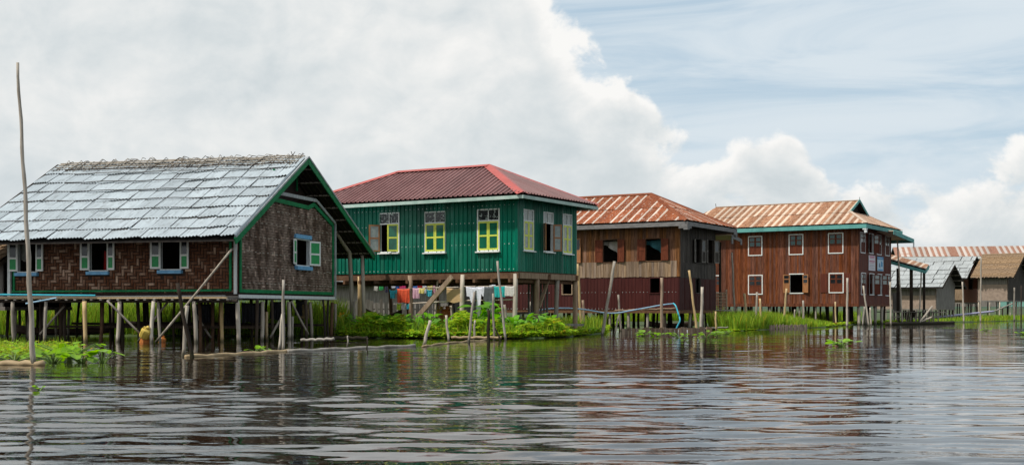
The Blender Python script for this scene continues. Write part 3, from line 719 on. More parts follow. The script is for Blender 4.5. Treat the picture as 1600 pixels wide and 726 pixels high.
    for k in range(1, 8):  # thin dark rods along the lower edge of each course
        b = MB(); bb = sl * k / 8 - .15
        pts = [E0 + A * (a * (xo - xl) / 14) + B * (bb + .05 * math.sin(a * 1.9 + k)) + N * .085 for a in range(15)]
        b.tube(pts, .016, 5); b.build('course_rod', 'stilt_dark', rf)
    for bb, m_ in ((sl - .12, 'bamboo_grey'), (sl - .42, 'bamboo_grey'), (sl - .68, 'stilt_dark'), (sl + .06, 'bamboo_grey')):
        b = MB(); pts = [E0 + A * (.15 + a * (xo - xl - .3) / 10) + B * (bb + .035 * math.sin(a * 2.3 + bb * 9)) + N * (.11 + .03 * math.sin(a * 3)) for a in range(11)]
        b.tube(pts, .03, 6); b.build('ridge_pole', m_, rf)
    for k in range(58):
        b = MB(); a = .3 + k * (xo - xl - .6) / 57 + random.uniform(-.07, .07); lean = random.uniform(-.1, .35); up = random.uniform(.10, .24)
        p0 = E0 + A * a + B * (sl - random.uniform(.65, 1.0)) + N * .13; p1 = E0 + A * (a + lean) + B * (sl - .15) + N * .16
        p2 = E0 + A * (a + lean * 1.4) + B * (sl + .05) + N * up + V3(0, 0, .04); p3 = p2 + V3(random.uniform(-.05, .25), .15, -random.uniform(.02, .12))
        b.tube([p0, p1, p2, p3], .014, 5); b.build('ridge_tie', 'bamboo_grey' if k % 3 else 'stilt_dark', rf)
    b = MB(); q = V3(xo - .65, yr, zr); b.tube([q, q + V3(-.12, 0, .32)], .015, 5); b.tube([q + V3(-.14, 0, .05), q + V3(.06, 0, .30)], .015, 5); b.build('ridge_finial', 'stilt_dark', rf)
    # barge boards: green with a pale edge strip
    for (p, q) in ((V3(xo, -yo - .02, ze - .1), V3(xo, yr, zr - .10)), (V3(xo, yr, zr - .10), V3(xo, yb + .1, ze - .15))):
        b = MB(); b.beam(p, q, .05, .24); b.build('barge_board', 'trim_green', rf)
        b = MB(); b.beam(p + V3(.01, 0, .17), q + V3(.01, 0, .17), .08, .07); b.build('barge_strip', 'trim_grey', rf)
    b = MB(); b.beam(V3(xl, -yo - .02, ze - .02), V3(xl, yr, zr + .03), .06, .14); b.build('barge_board', 'stilt_dark', rf)
    # bent props carrying the long right eave
    b = MB(); b.tube([H.loc(at(552, 527, 56.5)), H.loc(at(549, 450, 56.5)), H.loc(at(546, 394, 56.4)), H.loc(at(536, 380, 55.8)), H.loc(at(524, 360, 55.2))], [.11, .105, .10, .085, .07], 7); b.build('eave_prop', 'bamboo_grey', o, True)
    b = MB(); b.tube([H.loc(at(555, 527, 56.2)), H.loc(at(553, 470, 56.2))], .07, 7); b.build('eave_prop', 'bamboo_grey', o, True)
    b = MB(); b.tube([H.loc(at(570, 526, 57.0)), H.loc(at(566, 399, 57.0))], [.10, .08], 7); b.build('eave_prop', 'bamboo_pale', o, True)
    return H
H1 = house_galvanised()

# ------------------------------------------------------------------ hip roofs
def hip_roof(o, x0, x1, y0, y1, ze, rx0, rx1, ry, zr, wd, nc, material, pitch, amp, fascia, cap, fh=.20, soff='soffit', **k):
    b = MB(); d = .05
    E = [V3(x0, y0, ze - d), V3(x1, y0, ze - d), V3(x1, y1, ze - d), V3(x0, y1, ze - d)]; r0, r1 = V3(rx0, ry, zr - d), V3(rx1, ry, zr - d)
    for f in ((E[0], E[1], r1, r0), (E[1], E[2], r1), (E[2], E[3], r0, r1), (E[3], E[0], r0)): slab(b, f, .03)
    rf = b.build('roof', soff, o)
    up = V3(0, 0, d)
    roof_face(rf, E[0] + up, E[1] + up, [r0 + up, r1 + up], wd, nc, material, pitch, amp, **k)
    roof_face(rf, E[1] + up, E[2] + up, [r1 + up], wd, nc, material, pitch, amp, **k)
    roof_face(rf, E[2] + up, E[3] + up, [r1 + up, r0 + up], wd * 1.5, 1, material, pitch * 2, amp)
    roof_face(rf, E[3] + up, E[0] + up, [r0 + up], wd * 1.5, 1, material, pitch * 2, amp)
    for i in range(4):
        p, q = E[i], E[(i + 1) % 4]; b = MB(); b.beam(p - V3(0, 0, fh / 2), q - V3(0, 0, fh / 2), .04, fh); b.build('fascia', fascia, rf)
    if cap:
        for p, q in ((r0, r1), (E[0], r0), (E[1], r1), (E[2], r1), (E[3], r0)):
            p, q = p + V3(0, 0, d + .07), q + V3(0, 0, d + .07); dr = (q - p).normalized(); sd_ = dr.cross(V3(0, 0, 1)).normalized() * cap[1]; b = MB()
            dn = V3(0, 0, -.09); hp = V3(0, 0, .035)
            b.face([p + sd_ + dn, q + sd_ + dn, q + hp, p + hp]); b.face([p + hp, q + hp, q - sd_ + dn, p - sd_ + dn]); b.build('ridge_cap', cap[0], rf)
    return rf
def nails(par, Fn, a0, a1, z, ops, pitch, rib, size=.017):
    b = MB(); a = a0 + pitch * .5
    while a < a1:
        if not any(q[0] - .1 < a < q[1] + .1 and q[2] - .1 < z < q[3] + .1 for q in ops) and random.random() < .9:
            s = size * random.uniform(.7, 1.2); b.fbox(Fn, a - s, a + s, 0, .014, z - s, z + s)
        a += pitch
    n = b.build('nail_row', 'nail', par); n['kind'] = 'stuff'
def lattice_pane():
    m = bpy.data.materials.new('pane_pattern'); m.use_nodes = True; T = NT(m.node_tree); p = m.node_tree.nodes['Principled BSDF']
    tc = T.n.new('ShaderNodeTexCoord'); v = T.n.new('ShaderNodeTexVoronoi'); v.feature = 'DISTANCE_TO_EDGE'; v.inputs['Scale'].default_value = 9; T.l.new(tc.outputs['Object'], v.inputs['Vector'])
    nz = T.noise(tc.outputs['Object'], 7, 2, .5)
    f = T.m('MULTIPLY', T.m('SUBTRACT', 1, T.ss(.05, .11, v.outputs[0])), T.ss(.52, .58, nz))
    T.put(p.inputs['Base Color'], T.mixc(f, (.010, .013, .014), (.40, .46, .42))); p.inputs['Roughness'].default_value = .2; MATS['pane_pattern'] = m
lattice_pane()

# ------------------------------------------------------------------ green ribbed-sheet house
def house_green():
    H = House('stilt_house', 808, 54.0, 31, 'dark green ribbed metal house with maroon hip roof, raised on tall wooden posts')
    o = H.o; W = 5.74; zf = 2.97; ze = 6.36; yo = xo = .78; L = -12.3; zt = 6.62
    ry = W / 2; rx1 = H.fx(765, ry); rx0 = H.fx(622, ry); zr = H.zf(259.5, 765, ry)
    W_ = lambda a, b, r0, r1: (H.fx(a), H.fx(b), H.zf(r1, (a + b) / 2), H.zf(r0, (a + b) / 2))
    S_ = lambda a, b, r0, r1: (H.sy(a), H.sy(b), H.zs(r1, (a + b) / 2), H.zs(r0, (a + b) / 2))
    fw = [W_(594.5, 623, 334, 393), W_(665, 695.5, 332, 392.5), W_(747.5, 779.5, 328, 390.5)]
    sw = [S_(818, 832.5, 329, 390), S_(849, 863, 333, 392), S_(879.5, 892.5, 336, 395)]
    wall_pieces(o, FRONT, L, 0, zf, zt, fw, .96, 'green_sheet', 'wall_sheet', 'rib', pitch=.24, rib=.045)
    wall_pieces(o, SIDE, 0, W, zf, zt, sw, .72, 'green_sheet', 'wall_sheet', 'rib', pitch=.18, rib=.035)
    for z in (zf + .10, zf + 1.25, zf + 2.25, zf + 3.02): nails(o, FRONT, L, 0, z, fw, .24, .02)
    b = MB(); b.fbox(FRONT, -.03, .06, -.05, .045, zf, zt); b.build('corner_strip', 'green_sheet', o)
    grn = ('paint_yellow', 'pane_green', 'pane_green'); brn = ('shutter_orange', 'pane_grey', 'pane_grey'); gry = ('paint_yellow', 'pane_grey', 'pane_grey')
    for i, q in enumerate(fw):
        tz = q[2] + (q[3] - q[2]) * .735
        sh = ((-1, 128, ('shutter_orange', 'pane_grey', 'pane_grey'), (.5, 1)), (1, 28, grn, (.5, 1))) if i == 0 else ((-1, 0, grn, (.5, 1)), (1, 0, grn, (.5, 1)))
        window(o, FRONT, *q, frame='paint_white', fw=.055, shutters=sh, transom=tz, mull='pane_pattern', sill=('paint_white', .09, .06))
    for i, q in enumerate(sw):
        tz = q[2] + (q[3] - q[2]) * .735
        sh = ((-1, 140, brn, (.5, 1)), (1, 135, brn, (.5, 1))) if i == 1 else ((-1, 0, gry, (.5, 1)), (1, 0, gry, (.5, 1)))
        window(o, SIDE, *q, frame='paint_white', fw=.05, shutters=sh, transom=tz, mull='pane_grey', sill=('paint_white', .07, .05))
    b = MB(); b.box((L, .08, zf - .08), (-.02, W - .02, zf)); b.build('floor', 'wood_beam', o)
    b = MB(); b.box((L, 2.7, zf), (-2.6, 2.75, 6.5)); b.box((L, W - .05, zf), (-.02, W, 6.6)); b.box((L - .05, 0, zf), (L, W, 6.6)); b.build('inner_wall', 'room', o)
    hip_roof(o, L - xo, xo, -yo, W + yo, ze, rx0, rx1, ry, zr, 1.08, 1, 'roof_maroon', .27, .055, 'fascia_pale', ('ridge_red', .30), fh=.15, rib=True)
    # beams and posts
    for y, z in ((-.02, zf - .20), (W - .1, zf - .20), (W / 2, zf - .20)):
        b = MB(); b.beam((L, y, z), (.12, y, z), .16, .26); b.build('main_beam', 'wood_beam', o)
    b = MB(); b.beam((-.02, -.1, zf - .19), (-.02, W, zf - .19), .14, .26); b.build('main_beam', 'wood_post', o)
    for k in range(13):
        x = -.25 - k * .95; b = MB(); b.beam((x, -.28, zf - .42), (x, W, zf - .42), .12, .16); b.build('joist', 'wood_beam', o)
    for px_, m_, r, of in ((562, 'bamboo_tan', .17, 0), (641, 'wood_post', .18, -.1), (723, 'bamboo_pale', .17, -.1), (805.5, 'bamboo_pale', .17, -.05)):
        stilt(o, H.fx(px_, of), of, zf - .12, r, m_, .04, 'post', n=9)
    for px_, m_, r in ((839, 'wood_post', .19), (871, 'bamboo_grey', .17), (899, 'wood_post', .19)):
        stilt(o, -.08, H.sy(px_, -.08), zf - .12, r, m_, .04, 'post', n=9)
    for x in (-2.6, -5.4, -8.2, -11.2):
        for y in (W / 2, W - .15): stilt(o, x + random.uniform(-.2, .2), y, zf - .3, .16, 'wood_beam', .05, 'post', n=8)
    b = MB(); b.beam(H.loc(at(648, 500, 56.6)), H.loc(at(706, 432, 55.2)), .22, .10, up=(0, -1, 0)); b.build('diagonal_brace', 'wood_post', o)
    b = MB(); b.beam(H.loc(at(842, 480, 56.4)), H.loc(at(857, 436, 57.0)), .15, .09, up=(0, -1, 0)); b.build('diagonal_brace', 'wood_post', o)
    # steps and slatted screen under the right end
    for k in range(3):
        b = MB(); b.box((-1.9, 3.2 - .5 * k, .55 + .28 * (2 - k) - .10), (-.5, 3.8 - .5 * k, .55 + .28 * (2 - k))); b.build('step', 'deck_wood', o)
    for k in range(7):
        b = MB(); x = -1.75 + k * .17; b.box((x, 3.95, .9), (x + .09, 4.0, 2.6)); b.build('screen_slat', 'plank_grey', o)
    b = MB(); b.box((-.55, 2.9, .45), (1.1, 4.4, .55)); b.build('landing', 'deck_wood', o)
    return H
H2 = house_green()

# ------------------------------------------------------------------ weathered plank house with maroon lower storey
def house_plank():
    H = House('stilt_house', 1061, 70.0, 31, 'weathered plank house with rust striped hip roof over a maroon metal lower storey')
    o = H.o; W = 5.8; zf = 1.2; zb = 3.17; ze = 6.34; zt = 6.6; L = -12.5; y1 = 7.3; ry = 3.3
    rx1 = H.fx(1018, ry); zr = H.zf(303.5, 1018, ry); rx0 = H.fx(900, ry)
    W_ = lambda a, b, r0, r1: (H.fx(a), H.fx(b), H.zf(r1, (a + b) / 2), H.zf(r0, (a + b) / 2))
    S_ = lambda a, b, r0, r1: (H.sy(a), H.sy(b), H.zs(r1, (a + b) / 2), H.zs(r0, (a + b) / 2))
    up = [W_(879, 899, 373, 411), W_(942.5, 965.5, 374.5, 409.5), W_(1009, 1033.5, 373, 407)]; lo = [W_(879, 893.5, 436, 459), W_(1016, 1031, 434.5, 457)]
    su = [S_(1086, 1095, 374, 410), S_(1105, 1115, 375, 411)]; sl = [S_(1087, 1094, 434, 457)]
    zm = H.zf(408.5, 980)
    wall_pieces(o, FRONT, L, -.14, zm, zt, up, .19, 'plank_tan', 'plank', jit=.22)
    wall_pieces(o, FRONT, L, -.14, zb, zm - .004, up, .17, 'plank_silver', 'plank', jit=.2, zj=.05, off=.02)
    wall_pieces(o, FRONT, L, .0, zf, zb - .006, lo, .90, 'maroon_sheet', 'wall_sheet', 'rib', pitch=.23, off=-.02)
    for z in (zf + .06, zf + 1.05): nails(o, FRONT, L, 0, z, lo, .23, .02, .015)
    wall_pieces(o, SIDE, .14, W, zm - .1, zt, su, .24, 'plank_black', 'plank', jit=.2)
    wall_pieces(o, SIDE, .14, W, zb - .05, zm - .104, su, .2, 'plank_black', 'plank', jit=.2, zj=.05, off=.02)
    wall_pieces(o, SIDE, .0, W, zf, zb - .06, sl, .8, 'maroon_sheet', 'wall_sheet', 'rib', pitch=.16, rib=.04, off=-.02)
    b = MB(); b.box((-.14, -.03, zb - .02), (.03, .14, zt)); b.build('corner_post', 'plank_tan', o)
    rd = ('shutter_red', 'shutter_red', 'shutter_red'); og = ('shutter_orange', 'shutter_orange', 'pane_dark')
    for i, q in enumerate(up): window(o, FRONT, *q, frame='wood_beam', fw=.05, shutters=((-1, 172, rd, (.5, 1)), (1, 170, og if i == 0 else rd, (.5, 1))), proud=.05)
    for i, q in enumerate(lo): window(o, FRONT, *q, frame='wood_post' if i == 0 else 'maroon_sheet', fw=.05)
    gb = ('plank_grey', 'plank_black', 'pane_dark')
    for q in su: window(o, SIDE, *q, frame='plank_black', fw=.05, shutters=((-1, 165, gb, (.5, 1)), (1, 168, gb, (.5, 1))), proud=.05)
    for q in sl: window(o, SIDE, *q, frame='plank_black', fw=.04)
    b = MB(); b.box((L, .05, zf - .1), (-.05, W, zf)); b.box((L, .05, zb - .05), (-.05, W, zb)); b.build('floor', 'wood_beam', o)
    b = MB(); b.box((L, 2.6, zf), (-1.6, 2.66, 6.5)); b.box((L, W - .05, zf), (-.05, W, 6.6)); b.box((L - .05, 0, zf), (L, W, 6.6)); b.build('inner_wall', 'room', o)
    rf = hip_roof(o, L - .7, .85, -.75, y1, ze, rx0, rx1, ry, zr, .60, 2, 'rust_red', .15, .022, 'fascia_grey', ('rust_solid', .20), fh=.24, lift=.035)
    for x, y, d in ((.86, -.76, (0, 1, 0)), (.86, -.76, (-1, 0, 0)), (.86, y1, (0, -1, 0))):   # carved eave brackets
        b = MB(); p = V3(x, y, ze - .33); dv = Vector(d); b.beam(p, p + dv * .55, .05, .20); b.beam(p + V3(0, 0, -.12), p + dv * .25 + V3(0, 0, -.12), .045, .12); b.build('eave_bracket', 'fascia_grey', rf)
    # porch at the far end with its own little roof, post and lattice
    b = MB(); slab(b, [(-2, 6.6, 5.95), (.75, 6.6, 5.95), (.75, 8.3, 5.75), (-2, 8.3, 5.75)], .06); pr = b.build('porch_roof', 'rust_pale', o)
    b = MB(); b.beam((.77, 6.6, 5.82), (.77, 8.3, 5.62), .05, .22); b.build('porch_fascia', 'fascia_grey', pr)
    for y in (6.65, 8.25):
        b = MB(); b.beam((.78, y, 5.7), (.78, y, 5.35), .05, .25, up=(0, 1, 0)); b.build('eave_bracket', 'fascia_grey', pr)
    stilt(o, -.25, 7.2, 5.5, .14, 'stilt_dark', .02, 'porch_post', n=6); stilt(o, -.15, H.sy(1135, -.15), 2.5, .10, 'wood_post', .02, 'porch_post', n=6)
    b = MB(); b.box((-2.2, W, zf - .1), (0, 8.6, zf)); b.build('porch_floor', 'deck_wood', o)
    wall_pieces(o, SIDE, W + .02, 7.0, 1.3 + 1.15, 5.4, [(W + .45, W + .95, 3.6, 4.9)], .2, 'plank_red', 'plank', jit=.15, off=-1.6)
    # lattice rail
    y0_, y1_ = W + .05, H.sy(1134, -.1)
    for k in range(6):
        b = MB(); z = zf + .1 + k * .19; b.beam((-.1, y0_, z), (-.1, y1_, z), .03, .045); b.build('lattice_bar', 'wood_post', o)
    for k in range(9):
        b = MB(); y = y0_ + (y1_ - y0_) * k / 8; b.beam((-.08, y, zf), (-.08, y, zf + 1.12), .04, .03, up=(0, 1, 0)); b.build('lattice_bar', 'wood_post', o)
    # stilts
    for x in np.arange(L + .4, .1, 1.25):
        for y in (.15, 2.0, 4.0, W - .1): stilt(o, x + random.uniform(-.25, .25), y + random.uniform(-.1, .1), zf - .05, random.uniform(.10, .16), 'stilt_dark' if y > .5 or random.random() < .5 else 'bamboo_grey', .06)
    for px_ in (1079, 1098, 1112): stilt(o, -.1, H.sy(px_, -.1), zf - .05, .14, 'bamboo_grey', .05)
    b = MB(); b.beam((L, -.02, zf - .12), (.1, -.02, zf - .12), .12, .16); b.beam((0.02, 0, zf - .13), (0.02, W + 1.2, zf - .13), .12, .16); b.build('main_beam', 'wood_beam', o)
    return H
H3 = house_plank()
# mosquito nets and curtains seen in the two open windows of the plank house
def cloth(name, p, q, drop, material, label, cat='laundry', group=None, folds=5, amp=.05, shape='rect', n=18, m=9, back=.0, H=None):
    """cloth hanging from the line p-q; drop in metres; draped over the line with a short back flap"""
    p, q = Vector(p), Vector(q); ax = (q - p); wd = ax.length; ax.normalize(); nrm = Vector((ax.y, -ax.x, 0)).normalized()
    V, Fq = [], []; ph = random.uniform(0, 6)
    def ln(u):
        if shape == 'rect': return drop * (1 + .03 * math.sin(u * 9 + ph))
        if shape == 'shirt': return drop * (.42 if u < .2 or u > .8 else 1.0)
        if shape == 'pants': return drop * (.5 if u < .17 or u > .93 else (1.0 if .62 < u < .88 else (.80 if .2 < u < .5 else .38)))
        if shape == 'diag': return drop * (.18 + .82 * u ** 1.3)
        if shape == 'gaid': return drop * (1 - .72 * u)
        if shape == 'dip': return drop * (.80 + .30 * math.sin(math.pi * u))
        return drop
    for i in range(n + 1):
        u = i / n; L_ = ln(u); pinch = (1 - .10 * math.sin(math.pi * u))
        for j in range(-2, m + 1):
            t = max(0, j) / m; base = p + ax * (wd * u)
            sagz = -.03 * math.sin(math.pi * u)
            w_ = amp * t * (math.sin(u * folds * 6.28 + ph) + .4 * math.sin(u * folds * 11 + 2 * ph + t * 3))
            if j < 0: V.append(base + nrm * (-.02 * -j) + Vector((0, 0, sagz - .12 * drop * -j)))
            else: V.append(base + nrm * (.012 + w_) + ax * ((.5 - u) * wd * .10 * t * (shape != 'rect')) + Vector((0, 0, sagz - L_ * t)))
    k = m + 3
    for i in range(n):
        if shape == 'pants' and abs((i + .5) / n - .56) < .045: rows = range(0, k // 2)
        else: rows = range(k - 1)
        for j in rows: Fq.append((i * k + j, (i + 1) * k + j, (i + 1) * k + j + 1, i * k + j + 1))
    o = npmesh(name, [tuple(v) for v in V], Fq, material, smooth=True); tag(o, label, cat, group); return o
flat('cloth_offwhite', (.55, .52, .48)); flat('cloth_teal_net', (.04, .17, .20)); flat('cloth_white', (.66, .67, .74)); flat('cloth_grey', (.075, .085, .09)); flat('cloth_teal', (.012, .36, .34)); flat('cloth_pale', (.58, .55, .51))
flat('cloth_orange', (.66, .085, .028)); flat('cloth_cyan', (.05, .42, .50)); flat('cloth_lime', (.46, .60, .05)); flat('cloth_pink', (.62, .36, .44)); flat('cloth_magenta', (.50, .03, .14)); flat('cloth_blue', (.06, .16, .46)); flat('cloth_yellow', (.70, .60, .20)); flat('cloth_navy', (.03, .025, .06)); flat('cloth_green', (.03, .35, .10)); flat('cloth_red', (.40, .02, .02))
cloth('mosquito_net', H3.world(H3.fx(940, .5), .5, H3.zf(377, 954, .5)), H3.world(H3.fx(970, .5), .5, H3.zf(374, 954, .5)), .95, 'cloth_offwhite', 'off-white mosquito net drooping in the left open window of the plank house', 'net', shape='diag', folds=2, amp=.12)
cloth('mosquito_net', H3.world(H3.fx(1007, .5), .5, H3.zf(376, 1021, .5)), H3.world(H3.fx(1040, .5), .5, H3.zf(372, 1021, .5)), 1.0, 'cloth_teal_net', 'dark teal mosquito net drooping in the right open window of the plank house', 'net', shape='diag', folds=2, amp=.12)
cloth('curtain', H1.world(H1.fx(34, .4), .4, 4.05), H1.world(H1.fx(42, .4), .4, 4.05), .85, 'cloth_offwhite', 'pale curtain inside the leftmost open window of the galvanised roof house', 'curtain', folds=2)
cloth('red_cloth', H1.world(H1.fx(163, .3), .3, 3.55), H1.world(H1.fx(168, .3), .3, 3.55), .75, 'cloth_red', 'red cloth hanging inside the middle open window of the galvanised roof house', 'cloth', folds=2)

# ------------------------------------------------------------------ tall red-brown plank house
def poster(par, Fn, a0, a1, z0, z1, blue):
    b = MB(); b.fbox(Fn, a0, a1, .035, .06, z0, z1, 0)
    w_, h = a1 - a0, z1 - z0
    def r(u0, u1, v0, v1, mi): b.fbox(Fn, a0 + u0 * w_, a0 + u1 * w_, .06, .064, z0 + v0 * h, z0 + v1 * h, mi)
    if blue:
        r(.0, 1, .80, 1, 1); r(.12, .8, .86, .93, 0); r(.25, .38, .25, .55, 2); r(.40, .46, .20, .42, 2); r(.58, .86, .30, .62, 1); r(.1, .9, .03, .12, 1); r(.62, .75, .62, .7, 1)
    else:
        r(.1, .9, .88, .96, 1); r(.15, .85, .80, .84, 1); r(.08, .92, .58, .66, 1); r(.12, .8, .50, .53, 1)
        for k in range(4): r(.1, .9 - .12 * (k % 2), .10 + .09 * k, .125 + .09 * k, 2)
    b.build('poster', ['poster_blue', 'poster_ink_blue', 'poster_ink_dark'] if blue else ['poster_pink', 'poster_ink_pink', 'poster_ink_grey'], par)
flat('poster_blue', (.48, .62, .72), c2=(.45, .6, .7)); flat('poster_ink_blue', (.10, .33, .58)); flat('poster_ink_dark', (.10, .16, .26)); flat('poster_pink', (.66, .62, .66), c2=(.62, .6, .62)); flat('poster_ink_pink', (.55, .18, .28)); flat('poster_ink_grey', (.32, .32, .38))
def house_red():
    H = House('stilt_house', 1341, 92.0, 33, 'two-storey red-brown plank house with teal eaves and pale rusted roof')
    o = H.o; W = 9.15; zf = 1.56; ze = 7.74; zt = 7.95; L = H.fx(1096); xo = .85; y0 = -.75; y1 = H.sy(1410, .85)
    W_ = lambda a, b, r0, r1: (H.fx(a), H.fx(b), H.zf(r1, (a + b) / 2), H.zf(r0, (a + b) / 2))
    S_ = lambda a, b, r0, r1: (H.sy(a), H.sy(b), H.zs(r1, (a + b) / 2), H.zs(r0, (a + b) / 2))
    fw = [W_(1170.5, 1190, 370, 398), W_(1234, 1254, 367, 396.5), W_(1295.5, 1316.5, 365, 394.5), W_(1170.5, 1190.5, 430.5, 458.5), W_(1234.5, 1254.5, 428.5, 457), W_(1296.5, 1317, 427.5, 456), W_(1112, 1125, 431, 456.5)]
    sw = [S_(1344.8, 1351.4, 364, 394), S_(1358, 1364.4, 366, 395), S_(1370.5, 1376.5, 368, 397), S_(1383.2, 1389.2, 370, 398.5),
          S_(1345.6, 1352.2, 427, 459), S_(1358.6, 1365.4, 428, 459.5), S_(1371.4, 1377.6, 429, 460), S_(1383.8, 1390, 429.5, 461)]
    wall_pieces(o, FRONT, L, 0, zf, zt, fw, .155, 'plank_red', 'plank', jit=.18)
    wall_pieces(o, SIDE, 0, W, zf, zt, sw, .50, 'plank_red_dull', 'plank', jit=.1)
    b = MB(); b.box((-.02, -.04, zf), (.05, .12, zt)); b.build('corner_post', 'plank_red', o)
    b = MB(); b.fbox(FRONT, L, .06, .01, .09, zf - .14, zf + .10); b.fbox(SIDE, .0, W, .01, .07, zf - .12, zf + .06); b.build('base_board', 'plank_red', o)
    sh = ('shutter_red', 'shutter_red', 'pane_dark'); sg = ('shutter_red', 'shutter_red', 'pane_teal'); so = ('shutter_orange', 'shutter_orange', 'pane_dark')
    for i, q in enumerate(fw):
        m_ = sg if i < 3 else sh
        hh = ((-1, 168, so, (.5, .75, 1)), (1, 165, so, (.5, .75, 1))) if i == 4 else ((-1, 0, m_, (.45, .72, 1)), (1, 0, m_, (.45, .72, 1)))
        window(o, FRONT, *q, frame='paint_white', fw=.075, shutters=hh)
    # dark flat panels on both sides of the lower right window
    for s_, ang in ((-1, 1), (1, 1)):
        q = fw[5]; b = MB(); a = q[0] - .1 - .62 if s_ < 0 else q[1] + .1; b.fbox(FRONT, a, a + .52, .012, .05, q[2] - .02, q[3] + .02); b.build('dark_panel', 'plank_red_dull', o)
    for i, q in enumerate(sw):
        dk = ('plank_red_dull', 'plank_red_dull', 'pane_grey')
        hh = ((-1, 150, dk, (.5, .75, 1)), (1, 150, dk, (.5, .75, 1))) if i in (1, 5, 6) else ((-1, 0, dk, (.5, .75, 1)), (1, 0, dk, (.5, .75, 1)))
        window(o, SIDE, *q, frame='trim_white', fw=.07, shutters=hh)
    q = S_(1356.5, 1366.5, 399, 422.5); poster(o, SIDE, *q, False); q = S_(1370, 1379.3, 401, 423); poster(o, SIDE, *q, True)
    b = MB(); b.box((L, .05, zf - .1), (-.05, W, zf)); b.box((L, .05, 4.7), (-.05, W, 4.78)); b.build('floor', 'wood_beam', o)
    b = MB(); b.box((L, 3.4, zf), (-2.5, 3.46, 7.8)); b.box((L, W - .05, zf), (-.05, W, 7.9)); b.box((L - .05, 0, zf), (L, W, 7.9)); b.build('inner_wall', 'room', o)
    # roof: hip with a little gable at the ridge end
    ry = (y0 + y1) / 2; xg = H.fx(1343, ry); zr = H.zf(313.5, 1343, ry); xl = H.fx(1119, ry)
    sl = (zr - ze) / (ry - y0); zg = ze + (zr - ze) * .52; g0, g1 = y0 + (zg - ze) / sl, y1 - (zg - ze) / sl; xh = xg - .45
    E0, E1, E2, E3 = V3(xl - 2.2, y0, ze), V3(xo, y0, ze), V3(xo, y1, ze), V3(xl - 2.2, y1, ze)
    R0, R1 = V3(xl, ry, zr), V3(xg, ry, zr); G0, G1 = V3(xg, g0, zg), V3(xg, g1, zg)
    d = V3(0, 0, -.06); b = MB()
    for f in ((E0, E1, G0, R1, R0), (E2, E3, R0, R1, G1), (E3, E0, R0)): slab(b, [p + d for p in f], .04)
    slab(b, [p + d for p in (E1, E2, G1 + V3(-.6, 0, .1), G0 + V3(-.6, 0, .1))], .04)
    rf = b.build('roof', 'soffit', o)
    roof_face(rf, E0, E1, [R0, R1, G0 + V3(.01, 0, 0)], .60, 2, 'rust_pale', .15, .022, lift=.03)
    roof_face(rf, E1, E2, [G0, G1], .60, 1, 'rust_pale', .15, .022)
    roof_face(rf, E2, E3, [G1 + V3(0, 0, 0), R1, R0], 1.2, 1, 'rust_pale', .3, .02)
    b = MB(); b.face([V3(xh, g0, zg), V3(xh, g1, zg), V3(xh, ry, zr - .1)]); b.build('gablet', 'soffit', rf)
    for p, q in ((V3(xg + .02, g0 - .05, zg - .05), V3(xg + .02, ry, zr + .02)), (V3(xg + .02, ry, zr + .02), V3(xg + .02, g1 + .05, zg - .05))):
        b = MB(); b.beam(p, q, .05, .20); b.build('barge_board', 'fascia_teal', rf)
    for p, q in ((E0, E1), (E1, E2)):
        b = MB(); b.beam(p + V3(0, 0, -.20), q + V3(0, 0, -.20), .05, .30); b.build('fascia', 'fascia_teal', rf)
    for p, dv in ((E1, V3(0, .35, 0)), (E2, V3(0, -.35, 0)), (E1, V3(-.35, 0, 0))):
        b = MB(); c = p + V3(0, 0, -.42); b.beam(c, c + dv * .8, .05, .10); b.beam(c + V3(0, 0, -.16), c + dv * .45 + V3(0, 0, -.2), .05, .20); b.build('eave_bracket', 'trim_white', rf)
    for p, q in ((R0, R1), (E1, G0)):
        b = MB(); b.beam(p + V3(0, 0, .05), q + V3(0, 0, .05), .24, .05); b.build('ridge_cap', 'rust_pale', rf)
    b = MB(); b.tube([R0, R0 + V3(-.05, 0, .35)], .025, 5); b.tube([R1, R1 + V3(.02, 0, .30)], .02, 5); b.build('ridge_finial', 'stilt_dark', rf)
    # lower eave over the rear porch
    ya = H.sy(1388, .9); b = MB(); slab(b, [(-2, ya, 7.5), (1.3, ya, 7.5), (1.3, ya + 6.2, 7.1), (-2, ya + 6.2, 7.1)], .06); pr = b.build('porch_roof', 'rust_pale', o)
    b = MB(); b.beam((1.32, ya, 7.34), (1.32, ya + 6.2, 6.94), .05, .32); b.beam((1.32, ya + 6.2, 6.94), (-2, ya + 6.2, 6.94), .05, .32); b.build('porch_fascia', 'fascia_teal', pr)
    b = MB(); b.beam((1.33, ya + 6.1, 6.85), (1.33, ya + 6.1, 6.4), .05, .25, up=(0, 1, 0)); b.build('eave_bracket', 'trim_white', pr)
    # stilts
    for x in np.arange(L + .3, .1, 1.35):
        for y in (.15, 2.4, 4.8, 7.0, W - .1): stilt(o, x + random.uniform(-.2, .2), y, zf - .1, random.uniform(.11, .17), 'stilt_dark' if y > 1 else random.choice(('stilt_dark', 'bamboo_grey')), .06)
    for px_ in (1341.5, 1352, 1367, 1378): stilt(o, -.1, H.sy(px_, -.1), zf - .1, .19, 'bamboo_grey', .05)
    return H
H4 = house_red()

